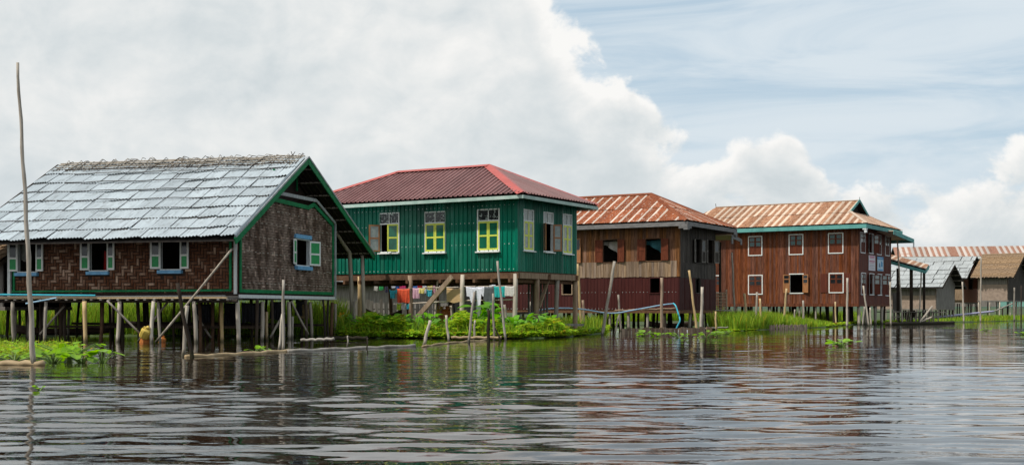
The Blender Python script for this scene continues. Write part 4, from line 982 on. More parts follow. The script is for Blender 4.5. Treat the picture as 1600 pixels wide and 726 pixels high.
# ------------------------------------------------------------------ small huts farther along and at the left edge
def hut(name, label, px, Y, th, L, W, zf, ze, zr, wall_f, wall_g, roof, xo=.7, yo=.6, nc=5, sw=1.1, stilts='bamboo_grey', win=None, thatch=False, yr=None, cat='hut', lowroof=None):
    H = House(name, px, Y, th, label, cat); o = H.o; yr = yr or W / 2
    b = MB(); b.fbox(FRONT, -L, 0, -.06, 0, zf, ze + yo * (zr - ze) / (yr + yo)); b.build('front_wall', wall_f, o)
    b = MB(); ops = [win] if win else []
    def lim(y): return ze + (zr - ze) * (1 - abs(y - yr) / (yr + yo)) - .1
    ys_ = sorted([0, yr, W] + [v for q in ops for v in q[:2]])
    for p, q in zip(ys_, ys_[1:]):
        seg = [(zf, zf, lim(p), lim(q))]
        if win and win[0] <= p and q <= win[1]: seg = [(zf, zf, win[2], win[2]), (win[3], win[3], lim(p), lim(q))]
        for u0, u1, v0, v1 in seg: b.hexa([SIDE(p, -.06, u0), SIDE(q, -.06, u1), SIDE(q, 0, u1), SIDE(p, 0, u0), SIDE(p, -.06, v0), SIDE(q, -.06, v1), SIDE(q, 0, v1), SIDE(p, 0, v0)])
    b.build('gable_wall', wall_g, o)
    if win: window(o, SIDE, *win, frame='stilt_dark', fw=.06, shutters=((1, 110, ('shutter_red', 'shutter_red'), (1,)),))
    b = MB(); b.box((-L, W - .06, zf), (0, W, ze)); b.box((-L, 0, zf), (-L + .06, W, ze)); b.build('back_wall', 'room', o)
    b = MB(); b.box((-L, 0, zf - .14), (.05, W, zf)); b.build('floor', 'deck_wood', o)
    x0 = -L - .5; b = MB(); d = .07
    slab(b, [(x0, -yo, ze - d), (xo, -yo, ze - d), (xo, yr, zr - d), (x0, yr, zr - d)], .05); slab(b, [(x0, yr, zr - d), (xo, yr, zr - d), (xo, W + yo, ze - d), (x0, W + yo, ze - d)], .05)
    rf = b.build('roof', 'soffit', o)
    if thatch:
        E0, E1, T0 = V3(x0, -yo, ze), V3(xo, -yo, ze), V3(x0, yr, zr); A, B, N = plane_axes(E0, E1, T0); sl = (T0 - E0).length; n = 15
        for k in range(n):   # ragged overlapping courses of thatch
            b = MB(); b0, b1 = sl * k / n - .12, sl * (k + 1) / n + .05; m_ = 60; pr = None
            for i in range(m_ + 1):
                a = (xo - x0) * i / m_; jj = random.uniform(-.15, .13)
                p = (E0 + A * a + B * (b0 + jj) + N * .10, E0 + A * a + B * (b0 + jj + .02) + N * .05, E0 + A * a + B * b1 + N * .05)
                if pr: b.face([pr[1], p[1], p[0], pr[0]]); b.face([pr[0], p[0], p[2], pr[2]])
                pr = p
            b.build('thatch_course', 'thatch', rf)
        b = MB(); slab(b, [(x0, yr, zr + .05), (xo, yr, zr + .05), (xo, W + yo, ze), (x0, W + yo, ze)], .1); b.build('thatch_course', 'thatch', rf)
        b = MB(); b.tube(pole_pts((x0, yr, zr + .05), (xo, yr, zr + .05), .02), .13, 7); b.build('ridge_roll', 'thatch', rf)
    else:
        roof_face(rf, V3(x0, -yo, ze), V3(xo, -yo, ze), [V3(x0, yr, zr), V3(xo, yr, zr)], sw, nc, roof, .5, .0, lift=.07, jit=.08, wave=False)
        roof_face(rf, V3(xo, W + yo, ze), V3(x0, W + yo, ze), [V3(xo, yr, zr), V3(x0, yr, zr)], sw * 1.5, 2, roof, .5, .0, lift=.05, wave=False)
    for p, q in ((V3(xo, -yo, ze - .08), V3(xo, yr, zr - .08)), (V3(xo, yr, zr - .08), V3(xo, W + yo, ze - .08))):
        b = MB(); b.beam(p, q, .06, .16); b.build('barge_board', 'stilt_dark', rf)
    for k in range(4):
        b = MB(); t = (k + .6) / 4.4; y = yr + (W + yo - yr) * t; z = zr + (ze - zr) * t - .2; b.beam((-.1, y, z), (xo, y, z), .06, .06); b.build('purlin', 'bamboo_grey', rf)
    for x in np.arange(-L + .15, .1, 1.1):
        for y in (.1, W * .5, W - .1): stilt(o, x + random.uniform(-.15, .15), y, zf - .1, random.uniform(.08, .12), stilts if y < 1 else 'stilt_dark', .05, n=6)
    for y in np.arange(.8, W, .9): stilt(o, -.05, y, zf - .1, .09, stilts, .05, n=6)
    return H
hutA = hut('woven_hut', 'grey hut with patched pale metal roof and woven walls, just right of the red-brown house', 1463, 116, 42, 6.5, 4.6, 1.25, 3.30, 5.55, 'weave_pale', 'plank_grey', 'galvanised_far', xo=.9, yo=.7, nc=5)
b = MB(); b.fbox(FRONT, -6.2, -.1, .0, .04, 2.55, 3.2); tag(b.build('lattice_band', 'plank_grey', hutA.o))
hutB = hut('woven_hut', 'red-walled hut with steep pale metal roof left of the thatched hut', 1506, 134, 42, 8.0, 4.6, 1.95, 4.6, 7.15, 'thatch', 'brick_red_wall', 'galvanised_far', xo=.6, yo=.6, nc=6, win=(1.4, 2.6, 3.5, 5.0))
b = MB(); b.fbox(FRONT, -6, -.1, .05, .2, 2.2, 4.4); b.build('thatch_skirt', 'thatch', hutB.o)
hutC = hut('thatched_hut', 'thatched hut with tan woven mat walls near the right edge', 1575, 130, 42, 3.3, 5.5, 2.15, 4.65, 7.2, 'weave_pale', 'plank_black', 'thatch', xo=.9, yo=.7, thatch=True, stilts='bamboo_pale')
b = MB(); b.fbox(FRONT, -3.0, -.1, .01, .05, 3.9, 4.7); b.build('upper_mat', 'plank_grey', hutC.o)
# long house behind the huts
flat('wall_mint', (.20, .42, .36)); flat('frame_turquoise', (.06, .42, .46)); flat('pane_wine', (.18, .05, .05))
def long_house():
    H = House('long_house', 1640, 160, 12, 'long pale green house behind the thatched hut with rust streaked roof', 'house'); o = H.o
    zr, ze = H.zf(384, 1600, 3), H.zf(400, 1600, -.6); L = -19; W = 7; zf = 1.5
    b = MB(); b.fbox(FRONT, -6.5, 0, -.1, 0, zf, ze); b.fbox(SIDE, 0, W, -.1, 0, zf, ze); b.build('wall', 'wall_mint', o); b = MB(); b.fbox(FRONT, L, -6.5, -.1, 0, zf, ze); b.build('plank_wall', 'plank_grey', o)
    b = MB(); slab(b, [(L - .8, -.8, ze - .1), (.8, -.8, ze - .1), (.8, 3, zr - .1), (L - .8, 3, zr - .1)], .06); slab(b, [(L - .8, 3, zr - .1), (.8, 3, zr - .1), (.8, W + .8, ze - .1), (L - .8, W + .8, ze - .1)], .06); rf = b.build('roof', 'soffit', o)
    roof_face(rf, V3(L - .8, -.8, ze), V3(.8, -.8, ze), [V3(L - .8, 3, zr), V3(.8, 3, zr)], .75, 1, 'rust_far', .5, .0, wave=False)
    roof_face(rf, V3(.8, W + .8, ze), V3(L - .8, W + .8, ze), [V3(.8, 3, zr), V3(L - .8, 3, zr)], 1.5, 1, 'rust_far', .5, .0, wave=False)
    b = MB(); b.beam((L - .8, -.82, ze - .15), (.8, -.82, ze - .15), .05, .3); b.build('fascia', 'paint_white', rf)
    for x in np.arange(-6.2, -.5, 1.9):
        for z in (3.0, 6.0): window(o, FRONT, x, x + 1.1, z, z + 1.5, frame='frame_turquoise' if z < 4 else 'paint_white', fw=.13, shutters=((-1, 0, ('frame_turquoise', 'pane_wine', 'pane_wine'), (.5, 1)), (1, 0, ('frame_turquoise', 'pane_wine', 'pane_wine'), (.5, 1))))
    for x in np.arange(L + .3, .2, 1.6): stilt(o, x, .1, zf, .14, 'stilt_dark', n=6)
long_house()
# hut whose corner shows at the left edge
hutL = hut('woven_hut', 'grey woven hut with thatched eave at the left edge of the picture', 6, 47.8, 14, 5, 4.5, 1.35, 3.1, 4.6, 'plank_grey', 'weave_grey', 'thatch', xo=.25, yo=.6, thatch=True)

def pavilion():
    H = House('open_shelter', 1398, 103, 24, 'open landing shelter with rusty lean-to roof beside the red-brown house', 'shelter'); o = H.o
    za, zb = H.zf(400, 1393, 2), H.zf(419, 1447, -1)
    x0, x1 = H.fx(1372), H.fx(1448); b = MB(); pts = [V3(x0, -1, 5.0), V3(x1, -1, 4.65), V3(x1, 3.6, 5.0), V3(x0, 3.6, 5.9)]
    E0, E1 = V3(x0, -1.0, 5.75), V3(x1, -1.0, 4.55); T0, T1 = V3(x0, 2.2, 6.25), V3(x1, 2.2, 5.05)
    slab(b, [p - V3(0, 0, .06) for p in (E0, E1, T1, T0)], .05); rf = b.build('roof', 'soffit', o)
    roof_face(rf, E0, E1, [T0, T1], .5, 1, 'rust_pale', .15, .02)
    b = MB(); b.beam(E0 - V3(0, 0, .2), E1 - V3(0, 0, .2), .05, .26); b.beam(E1 - V3(0, 0, .2), T1 - V3(0, 0, .2), .05, .26); b.build('fascia', 'fascia_teal', rf)
    zd = H.zf(487, 1420)
    for px_ in (1403.5, 1424): 
        b = MB(); x = H.fx(px_, -.5); b.beam((x, -.5, -.3), (x, -.5, 4.7), .26, .22, up=(0, 1, 0)); b.build('post', 'stilt_dark', o)
    b = MB(); b.beam((x1 - .4, 2.2, -.3), (x1 - .4, 2.2, 5.0), .2, .2, up=(0, 1, 0)); b.build('post', 'stilt_dark', o)
    for k in range(9):
        b = MB(); b.beam((x0, -1 + .45 * k, zd), (x1 + 1.5, -1 + .45 * k, zd - .02), .40, .07); b.build('deck_plank', 'deck_wood', o)
    for px_ in range(1396, 1462, 7): stilt(o, H.fx(px_, -.8), -.8, zd, .09, 'bamboo_grey', .05, n=6); stilt(o, H.fx(px_, 1.5), 1.5, zd, .10, 'stilt_dark', .05, n=6)
    b = MB(); b.box((H.fx(1394.5, -.6), -.6, zd), (H.fx(1407, -.6), 0, H.zf(457, 1400, -.6))); b.build('plank_box', 'plank_grey', o)
    return H
pav = pavilion()
# background hut seen under the green house
hutM = hut('plank_hut', 'pale walled hut glimpsed beneath the green house', 700, 78, 20, 9.5, 5, .8, 2.9, 4.4, 'plank_grey', 'plank_grey', 'galvanised_far', nc=3)

# ------------------------------------------------------------------ fences
def picket_fence(name, label, pts, h, wd, material, gap=.02, rails=True, lean=.05):
    base = Vector(pts[0]); o = empty(name, base); tag(o, label, 'fence')
    for p, q in zip(pts, pts[1:]):
        p, q = Vector(p) - base, Vector(q) - base; n = max(1, int((q - p).length / (wd + gap))); d = (q - p) / n
        for i in range(n):
            b = MB(); c = p + d * (i + .5); hh = h * random.uniform(.86, 1.1); t = d.normalized(); k = random.uniform(-lean, lean)
            b.beam(c + V3(0, 0, -.3), c + t * k + V3(0, 0, hh), wd, .03, up=(t.y, -t.x, 0)); b.build('picket', material, o)
        if rails:
            b = MB(); s = Vector((d.y, -d.x, 0)).normalized() * -.05; b.beam(p + s + V3(0, 0, h * .7), q + s + V3(0, 0, h * .7), .04, .06); b.build('rail', material, o)
    return o
picket_fence('bank_fence', 'low grey plank fence at the water edge before the maroon wall', [gp(972, 522.3), gp(1040, 521.3), gp(1112, 520.3)], .32, .17, 'plank_silver')
picket_fence('bank_fence', 'low woven bamboo fence in the grass before the red-brown house', [gp(1181, 515), gp(1262, 514)], .30, .09, 'weave_pale', gap=.03, lean=.08)
picket_fence('yard_fence', 'grey picket fence behind the laundry under the green house', [at(518, 505, 68) * 1, at(600, 505, 68), at(690, 505, 69)], 1.55, .20, 'plank_grey', gap=.05)
for o_ in (bpy.data.objects['yard_fence'],): o_.location.z = .15

# ------------------------------------------------------------------ laundry under the green house
def on_line(px, row, off): x = H2.fx(px, off); return H2.world(x, off, H2.zf(row, px, off))
def line(name, label, pts, r, material, cat='rope'):
    b = MB(); b.tube(pts, r, 6); o = b.build(name, material, None, True); tag(o, label, cat); return o
line('drying_pole', 'upper pale pole carrying laundry on the right under the green house', [on_line(725, 447.2, -.12), on_line(765, 447.2, -.14), on_line(808, 446.2, -.1)], .022, 'bamboo_pale', 'pole')
line('drying_pole', 'lower pale pole below the hanging grey cloth under the green house', [on_line(722, 469.2, .06), on_line(808, 467.6, .06)], .035, 'bamboo_pale', 'pole')
line('drying_pole', 'upper pale pole carrying the straw mat under the green house', [on_line(664, 449.5, -.12), on_line(723, 448.5, -.12)], .03, 'bamboo_pale', 'pole')
line('drying_pole', 'lower pale pole left of the straw mat under the green house', [on_line(645, 473.5, -.16), on_line(702, 470.5, -.14)], .03, 'bamboo_pale', 'pole')
mat('straw', (.52, .36, .18), (.42, .28, .13), (1, 1, 12), 3, rough=.8, bump=.3)
def hang(a, b_, row, drop_px, off, m_, name, label, **k): cloth(name, on_line(a, row, off), on_line(b_, row, off), drop_px / 34.0, m_, label, **k)
hang(698, 722, 449.5, 22, -.18, 'straw', 'straw_mat', 'tan straw mat hung over a pole under the green house', cat='mat', amp=.01, folds=1)
hang(728, 757, 447.5, 30, -.18, 'cloth_white', 'trousers', 'white trousers hanging on the pole under the green house', shape='pants', folds=4, amp=.035)
hang(755, 772, 447.5, 21.5, -.17, 'cloth_grey', 'grey_cloth', 'dark grey cloth hanging between white trousers and teal shirt', folds=2, amp=.02)
hang(772, 789, 447, 16, -.19, 'cloth_teal', 'shirt', 'teal shirt hanging between the dark grey and the pale cloth', folds=3, amp=.05)
hang(789, 804, 446.5, 14.5, -.18, 'cloth_pale', 'pale_cloth', 'pale cloth with scalloped hem beside the corner post of the green house', folds=3, amp=.02)
LO = -.22
hang(608, 621, 452.5, 13, LO, 'cloth_cyan', 'shirt', 'bright cyan shirt left of the orange towel', shape='shirt', folds=3)
hang(621, 640, 450.5, 22, LO, 'cloth_orange', 'towel', 'orange-red towel hanging under the green house', shape='shirt' if False else 'rect', folds=3, amp=.08)
hang(620.5, 627, 473.5, 10, LO + .05, 'cloth_lime', 'lime_cloth', 'lime green cloth hung low under the orange towel', folds=2)
hang(628, 634.5, 474, 9, LO + .05, 'cloth_pale', 'pale_cloth', 'whitish cloth hung low between lime and cyan cloths', folds=2)
hang(635, 640, 474, 8, LO + .05, 'cloth_cyan', 'cyan_cloth', 'small cyan cloth hung low beside the wooden post', folds=2)
hang(645, 655, 449.5, 16, LO, 'cloth_pink', 'shirt', 'pale pink shirt right of the second wooden post', folds=2)
hang(655, 664, 449.5, 8, LO, 'cloth_yellow', 'yellow_cloth', 'pale yellow cloth on the line right of the pink shirt', folds=2)
hang(667, 675, 452, 10, LO + .12, 'cloth_cyan', 'cyan_cloth', 'cyan cloth behind the diagonal wooden brace', folds=2)
BACK = 10.0
for k, (a, b_, row, dp, m_, nm) in enumerate(((585, 591, 441, 11, 'cloth_offwhite', 'off-white'), (592, 599, 441, 10, 'cloth_green', 'bright green'), (602, 611, 440, 14, 'cloth_navy', 'navy'), (611, 619, 440, 8, 'cloth_white', 'white'), (619, 624, 440, 9, 'cloth_blue', 'blue'), (625, 636, 440, 12, 'cloth_magenta', 'magenta'),
        (644, 652, 440, 13, 'cloth_blue', 'dark blue'), (652, 660, 440, 9, 'cloth_red', 'deep red'), (660, 667, 440, 15, 'cloth_white', 'white'), (668, 676, 441, 10, 'cloth_yellow', 'pale yellow'), (677, 684, 441, 14, 'cloth_pink', 'pink'), (686, 693, 441, 11, 'cloth_offwhite', 'cream'))):
    hang(a, b_, row, dp * 1.45, BACK, m_, 'hanging_cloth', f'{nm} cloth on the back line under the green house, {ORD[k]} from left', cat='laundry', folds=3)
line('clothes_line', 'thin back clothes line under the green house', [on_line(578, 440.5, BACK + .02), on_line(705, 440.5, BACK + .02)], .012, 'bamboo_grey')
line('clothes_line', 'thin front clothes line holding the orange towel', [on_line(600, 452, LO + .02), on_line(680, 449, LO + .02)], .012, 'bamboo_grey')

# ------------------------------------------------------------------ boats, jugs, nets, pipes, logs
def boat(name, label, p, q, beam_, h, z):
    p, q = Vector(p), Vector(q); ax = q - p; L_ = ax.length; ax.normalize(); sd_ = V3(ax.y, -ax.x, 0); o = empty(name, (p + q) / 2); o.location.z = z; tag(o, label, 'boat')
    def ring(t, inn=0.0):
        w_ = beam_ * (1 - abs(2 * t - 1) ** 3) * .5 + .04 - inn; zz = h * (1 + .8 * abs(2 * t - 1) ** 3); c = ax * ((t - .5) * L_)
        return [c + sd_ * w_ + V3(0, 0, zz), c + sd_ * w_ * .75 + V3(0, 0, zz * .35), c + V3(0, 0, inn + .35 * h * abs(2 * t - 1) ** 3), c - sd_ * w_ * .75 + V3(0, 0, zz * .35), c - sd_ * w_ + V3(0, 0, zz)]
    b = MB(); n = 16; rs = [ring(i / n) for i in range(n + 1)]; ri = [ring(i / n, .035) for i in range(n + 1)]
    for i in range(n):
        for k in range(4):
            b.face([rs[i][k], rs[i + 1][k], rs[i + 1][k + 1], rs[i][k + 1]]); b.face([ri[i][k + 1], ri[i + 1][k + 1], ri[i + 1][k], ri[i][k]])
        for k in (0, 4): b.face([rs[i][k], ri[i][k], ri[i + 1][k], rs[i + 1][k]])
    b.build('hull', 'boat_wood', o, True)
    for t in (.3, .5, .7):
        b = MB(); c = ax * ((t - .5) * L_) + V3(0, 0, h * .8); b.beam(c - sd_ * beam_ * .42, c + sd_ * beam_ * .42, .18, .03); b.build('thwart', 'boat_wood', o)
    return o
boat('wooden_boat', 'brown wooden boat drawn up in the plants under the green house', at(572, 500, 61), at(628, 500, 63), 1.0, .45, .45)
boat('wooden_boat', 'dark slim boat moored beneath the plank house', at(1008, 508, 80), at(1085, 508, 84), .9, .28, -.03)
boat('wooden_boat', 'dark slim boat lying in the shade beneath the galvanised roof house', at(20, 522, 52.5), at(170, 522, 53), .9, .3, .10)
def jug(name, label, p, tilt, s, m_):
    o = empty(name, p); o.rotation_euler = (tilt, .3, .4); tag(o, label, 'container')
    b = MB(); pr = [(0, .0), (.9, .0), (1, .08), (1, .7), (.85, .86), (.3, 1.0), (.3, 1.12), (0, 1.12)]; n = 12
    for (r0, z0), (r1, z1) in zip(pr, pr[1:]):
        for k in range(n):
            a, c = 6.283 * k / n, 6.283 * (k + 1) / n
            sq = lambda t: 1 / max(abs(math.cos(t)), abs(math.sin(t))) ** .5
            f = lambda r_, z_, t: (r_ * s * sq(t) * math.cos(t), r_ * s * .8 * sq(t) * math.sin(t), z_ * s * 2.1)
            b.face([f(r0, z0, a), f(r0, z0, c), f(r1, z1, c), f(r1, z1, a)])
    b.build('container_body', m_, o, True)
    b = MB(); b.tube([(-s * .7, 0, s * 1.75), (-s * .7, 0, s * 2.35), (s * .1, 0, s * 2.35)], s * .09, 6); b.build('handle', m_, o, True)
    b = MB(); b.tube([(0, 0, s * 2.3), (0, 0, s * 2.55)], s * .33, 10); b.build('cap', m_, o, True); return o
jug('plastic_jug', 'yellow plastic jug lying on the orange drum beneath the galvanised roof house', at(225, 526, 45.0), R(38), .20, 'jug_yellow')
jug('plastic_drum', 'orange plastic drum in the water under the yellow jug', at(226, 541, 45.2), R(8), .24, 'drum_orange')
jug('plastic_drum', 'narrow orange drum behind the double bamboo post under the galvanised roof house', at(252, 537, 45.6), R(0), .13, 'drum_orange')
jug('plastic_drum', 'orange drum standing below the straw mat under the green house', at(693, 503, 59), 0, .32, 'drum_orange')
jug('plastic_drum', 'yellow drum beside the orange drum under the green house', at(684, 500, 59.5), 0, .28, 'jug_yellow')
def net(px0, px1, r0, r1, Y, label):
    p, q = at(px0, r0, Y), at(px1, r0, Y + .4); cloth('fishing_net', p, q, (r1 - r0) * Y / F, 'net_black', label, 'net', folds=6, amp=.10, n=24)
net(303, 334, 474, 503, 47.5, 'black fishing net bundle hung left of the corner post of the galvanised roof house')
net(350, 372, 472, 508, 49.0, 'black fishing net hung just left of the pale corner post')
net(377, 411, 472, 503, 48.5, 'black fishing net hung between pale posts beneath the woven gable')
net(422, 446, 470, 498, 50.0, 'black fishing net hung beneath the gable window')
net(462, 480, 468, 492, 52.0, 'black fishing net hung at the right end beneath the woven gable')
def hat():
    c = at(477, 486.5, 52.2); o = empty('woven_hat', c); tag(o, 'round tan woven hat hanging beneath the right end of the gable', 'hat'); b = MB(); n = 20
    pr = [(0, -.13), (.12, -.12), (.15, -.03), (.32, .0), (.33, .015)]
    for (r0, d0), (r1, d1) in zip(pr, pr[1:]):
        for k in range(n):
            a, e = 6.283 * k / n, 6.283 * (k + 1) / n; b.face([(r0 * math.cos(a), d0, r0 * math.sin(a)), (r0 * math.cos(e), d0, r0 * math.sin(e)), (r1 * math.cos(e), d1, r1 * math.sin(e)), (r1 * math.cos(a), d1, r1 * math.sin(a))])
    b.build('brim', 'basket', o, True)
hat()
def log(name, label, p, q, r, m_, bow=.1):
    m_ = {'bamboo_tan': 'log_tan', 'bamboo_grey': 'log_grey', 'bamboo_pale': 'log_grey'}.get(m_, m_)
    b = MB(); n = 12; p, q = Vector(p), Vector(q); sd_ = V3(random.uniform(-1, 1), random.uniform(-1, 1), 0) * bow
    pts = [p.lerp(q, i / n) + sd_ * math.sin(math.pi * i / n) + V3(0, 0, .02 * math.sin(i * 2.2)) for i in range(n + 1)]
    b.tube(pts, [r * (1.0 + .03 * (i % 2)) for i in range(n + 1)], 8); o = b.build(name, m_, None, True); tag(o, label, 'log'); return o
log('floating_log', 'floating bamboo log touching the tall pole at the left edge', gp(-60, 568, .03), gp(68, 568, .03), .075, 'bamboo_tan')
log('floating_log', 'long floating bamboo boom in front of the woven gable', gp(290, 557, .02), gp(452, 548, .02), .06, 'bamboo_tan', .2)
log('floating_log', 'floating bamboo boom running right from the gable towards the green house', gp(450, 548.5, .02), gp(648, 540, .02), .06, 'bamboo_grey', .2)
log('floating_log', 'pale bamboo rail at the water edge among sticks before the green house', gp(705, 527, .12), gp(784, 527, .12), .055, 'bamboo_tan', .02)
log('floating_log', 'yellowish bamboo boom curving past the sticks before the green house', gp(660, 541, .02), gp(760, 531, .02), .035, 'bamboo_tan', .3)
log('floating_log', 'thick dark log at the bank below the bent eave props', gp(508, 528, .12), gp(574, 528, .10), .075, 'stilt_dark', .05)
log('floating_log', 'grey plank log at the bank under the right end of the gable', gp(470, 531, .2), gp(522, 529, .25), .05, 'bamboo_grey', .05)
log('floating_log', 'grey pole lying along the water before the lattice porch', gp(1093, 513, .12), gp(1153, 510.5, .2), .05, 'bamboo_pale', .02)
log('floating_log', 'low dark log along the bank right of the red-brown house', gp(1385, 505.5, .08), gp(1490, 503.5, .08), .13, 'stilt_dark', .1)
def pipe(name, label, pts, r, m_):
    # catmull-rom smoothing of the given points
    P = [Vector(p) for p in pts]; out = []
    for i in range(len(P) - 1):
        a, b_, c, d = P[max(i - 1, 0)], P[i], P[i + 1], P[min(i + 2, len(P) - 1)]
        for k in range(6):
            t = k / 6; out.append(.5 * (2 * b_ + (c - a) * t + (2 * a - 5 * b_ + 4 * c - d) * t * t + (3 * b_ - a - 3 * c + d) * t ** 3))
    b = MB(); b.tube(out + [P[-1]], r, 7); o = b.build(name, m_, None, True); tag(o, label, 'pipe')
pipe('water_pipe', 'long pale blue water pipe sagging along the maroon wall', [at(826, 491, 57), at(850, 483, 58.5), at(880, 481, 60), at(905, 482.3, 61), at(925, 485, 62), at(945, 488.5, 63), at(965, 488.5, 64), at(985, 485, 65), at(1010, 480.5, 66), at(1035, 476, 67), at(1053, 474, 68)], .038, 'pipe_blue')
pipe('water_pipe', 'cyan hose drooping to the water at the corner of the maroon wall', [at(1052, 473.5, 67.6), at(1056, 478, 67.4), at(1060, 490, 67.2), at(1062.5, 500, 67), at(1059, 508, 67), at(1056, 514, 67)], .045, 'pipe_cyan')
log('rail_pole', 'tan rail pole running along the foot of the maroon wall', at(961, 485, 65), at(1056, 481.5, 67), .045, 'wood_post', .02)
pipe('water_pipe', 'lilac pipe sloping up past the huts at the right', [at(1463, 495, 118), at(1500, 491.5, 120), at(1553, 486, 122)], .10, 'pipe_lilac')
log('boat_pole', 'pale slanting pole continuing the lilac pipe before the thatched hut', at(1553, 486, 122), at(1582, 474, 123), .07, 'bamboo_pale', .02)

# ------------------------------------------------------------------ poles in the water
SEEN = {}
def node_pole(name, label, pts, r0, r1, m_, cat='pole', group=None):
    """bamboo or stick: tapered tube with slight swelling at the nodes"""
    P = [Vector(p) for p in pts]; L_ = sum((b - a).length for a, b in zip(P, P[1:])); n = max(6, int(L_ / .42)); out, rad = [], []
    for i in range(n * 2 + 1):
        t = i / (n * 2); s = t * (len(P) - 1); k = min(int(s), len(P) - 2); out.append(P[k].lerp(P[k + 1], s - k) + V3(.012 * math.sin(i * 1.3 + r0 * 90), 0, 0))
        rad.append((r0 + (r1 - r0) * t) * (1.09 if i % 2 == 0 else .98))
    b = MB(); b.tube(out, rad, 8); o = b.build(name, m_, None, True); tag(o, label, cat, group); return o
def sub(px, row, top):
    """foot below the water at the pixel where the pole meets it, and head at the same depth"""
    g = gp(px, row); h = at(top[0], top[1], g.y); d = (h - g); return [g - d.normalized() * .45, g, h]
b0, b1_, h_ = sub(52, 570, (27, 98))
node_pole('bamboo_pole', 'very tall thin bamboo pole standing in the water at the far left', [b0, b1_, at(41.6, 350, b1_.y), h_], .075, .03, 'bamboo_grey')
ROWS = {
 'before the galvanised roof house': [(286, 557, 292, 477, 3.2, 'bamboo_grey'), (300, 558, 276.5, 442, 3.4, 'stilt_dark'), (436, 547, 441, 490, 2.2, 'bamboo_pale'), (442.5, 549, 442.5, 437, 2.6, 'bamboo_grey'), (543, 542, 543.5, 524, 1.3, 'bamboo_grey'), (573.5, 545, 574.5, 527, 1.3, 'stilt_dark')],
 'at the bank before the green house': [(662, 540, 672, 500, 2.9, 'bamboo_pale'), (677, 524, 685.7, 413, 1.8, 'bamboo_pale'), (701, 533, 696.7, 492, 2.3, 'bamboo_pale'), (710, 524, 704, 477, 2.1, 'bamboo_pale'), (712, 520, 709, 468, 1.2, 'stilt_dark'), (732, 535, 741, 455.5, 2.3, 'bamboo_grey'), (740.5, 531, 742, 500, 1.8, 'bamboo_pale'),
    (763, 534, 763.7, 484, 2.9, 'stilt_dark'), (772, 531, 770, 458, 2.1, 'bamboo_grey'), (782, 532, 774, 512, 1.5, 'stilt_dark'), (790, 531, 777, 407.5, 2.1, 'bamboo_grey'), (795, 526, 788, 475.5, 2.3, 'bamboo_grey')],
 'between green and plank houses': [(824, 518, 829, 471, 1.5, 'bamboo_grey'), (834, 516, 831, 434, 1.6, 'stilt_dark'), (908.5, 518.5, 902.6, 412, 2.2, 'bamboo_tan'), (913, 518, 910.8, 468.5, 2.2, 'wood_post')],
 'before the plank house': [(940.7, 523.5, 960.5, 408, 2.7, 'bamboo_grey'), (960, 523.5, 966.8, 492.5, 1.6, 'bamboo_pale'), (970.5, 517, 965.8, 460, 1.8, 'bamboo_grey'), (1033.7, 518, 1034.2, 433.5, 2.6, 'wood_post'), (1089, 518.5, 1077, 422, 2.0, 'bamboo_tan'), (1095, 518, 1097.5, 448, 2.5, 'bamboo_pale'), (1119, 517, 1118, 486, 1.6, 'bamboo_tan')],
 'before the red-brown house': [(1149, 513, 1143.7, 394, 1.5, 'bamboo_grey'), (1157.6, 512, 1148, 479, 1.3, 'stilt_dark'), (1166.6, 514, 1163.4, 458, 2.1, 'bamboo_tan'), (1180.3, 515, 1183, 456, 2.0, 'bamboo_grey'), (1190, 515, 1187.3, 466, 1.8, 'bamboo_tan'), (1224, 511, 1229, 450.5, 1.8, 'bamboo_tan'), (1230, 510, 1227, 493, 1.5, 'bamboo_tan'), (1241.7, 510, 1241.7, 483, 1.2, 'bamboo_grey'), (1256, 510, 1255, 469, 1.8, 'bamboo_grey'),
    (1306.3, 509, 1305, 471, 1.3, 'bamboo_tan'), (1323.4, 510, 1324.3, 434, 1.8, 'bamboo_pale'), (1348, 508, 1351, 478.5, 1.6, 'bamboo_grey'), (1357.8, 508.5, 1348.8, 446, 1.5, 'bamboo_pale'), (1361, 508.5, 1359.5, 480, 1.3, 'bamboo_pale')],
 'before the landing shelter and huts': [(1392.3, 508, 1390.8, 440, 1.4, 'bamboo_pale'), (1410, 505, 1401.3, 362, 1.3, 'bamboo_pale'), (1420, 504.5, 1420, 484, 1.0, 'bamboo_grey'), (1436, 504.5, 1440, 418.5, 1.2, 'bamboo_pale'), (1506, 503.5, 1504, 440, 1.3, 'bamboo_pale'), (1532, 502.5, 1533, 402, 1.3, 'bamboo_grey'), (1585, 501.5, 1585, 449, 1.3, 'bamboo_grey'), (1595.5, 501.5, 1596, 446, 1.1, 'stilt_dark')]}
LOOK = {'bamboo_grey': 'grey', 'stilt_dark': 'dark', 'bamboo_pale': 'pale', 'bamboo_tan': 'tan', 'wood_post': 'brown'}
for where, lst in ROWS.items():
    for i, (px, row, tx, tr, wpx, m_) in enumerate(lst):
        s = sub(px, row, (tx, tr)); r = wpx / F * s[1].y; ln = (s[2] - s[1]).length
        look = ('leaning ' if abs(tx - px) > 7 else '') + ('tall ' if ln > 2.6 else 'short ' if ln < 1.1 else '') + LOOK[m_]
        node_pole('mooring_pole', f'{look} pole {where}, {ORD[i]} from left', s, r, r * .82, m_, 'pole', 'poles ' + where)
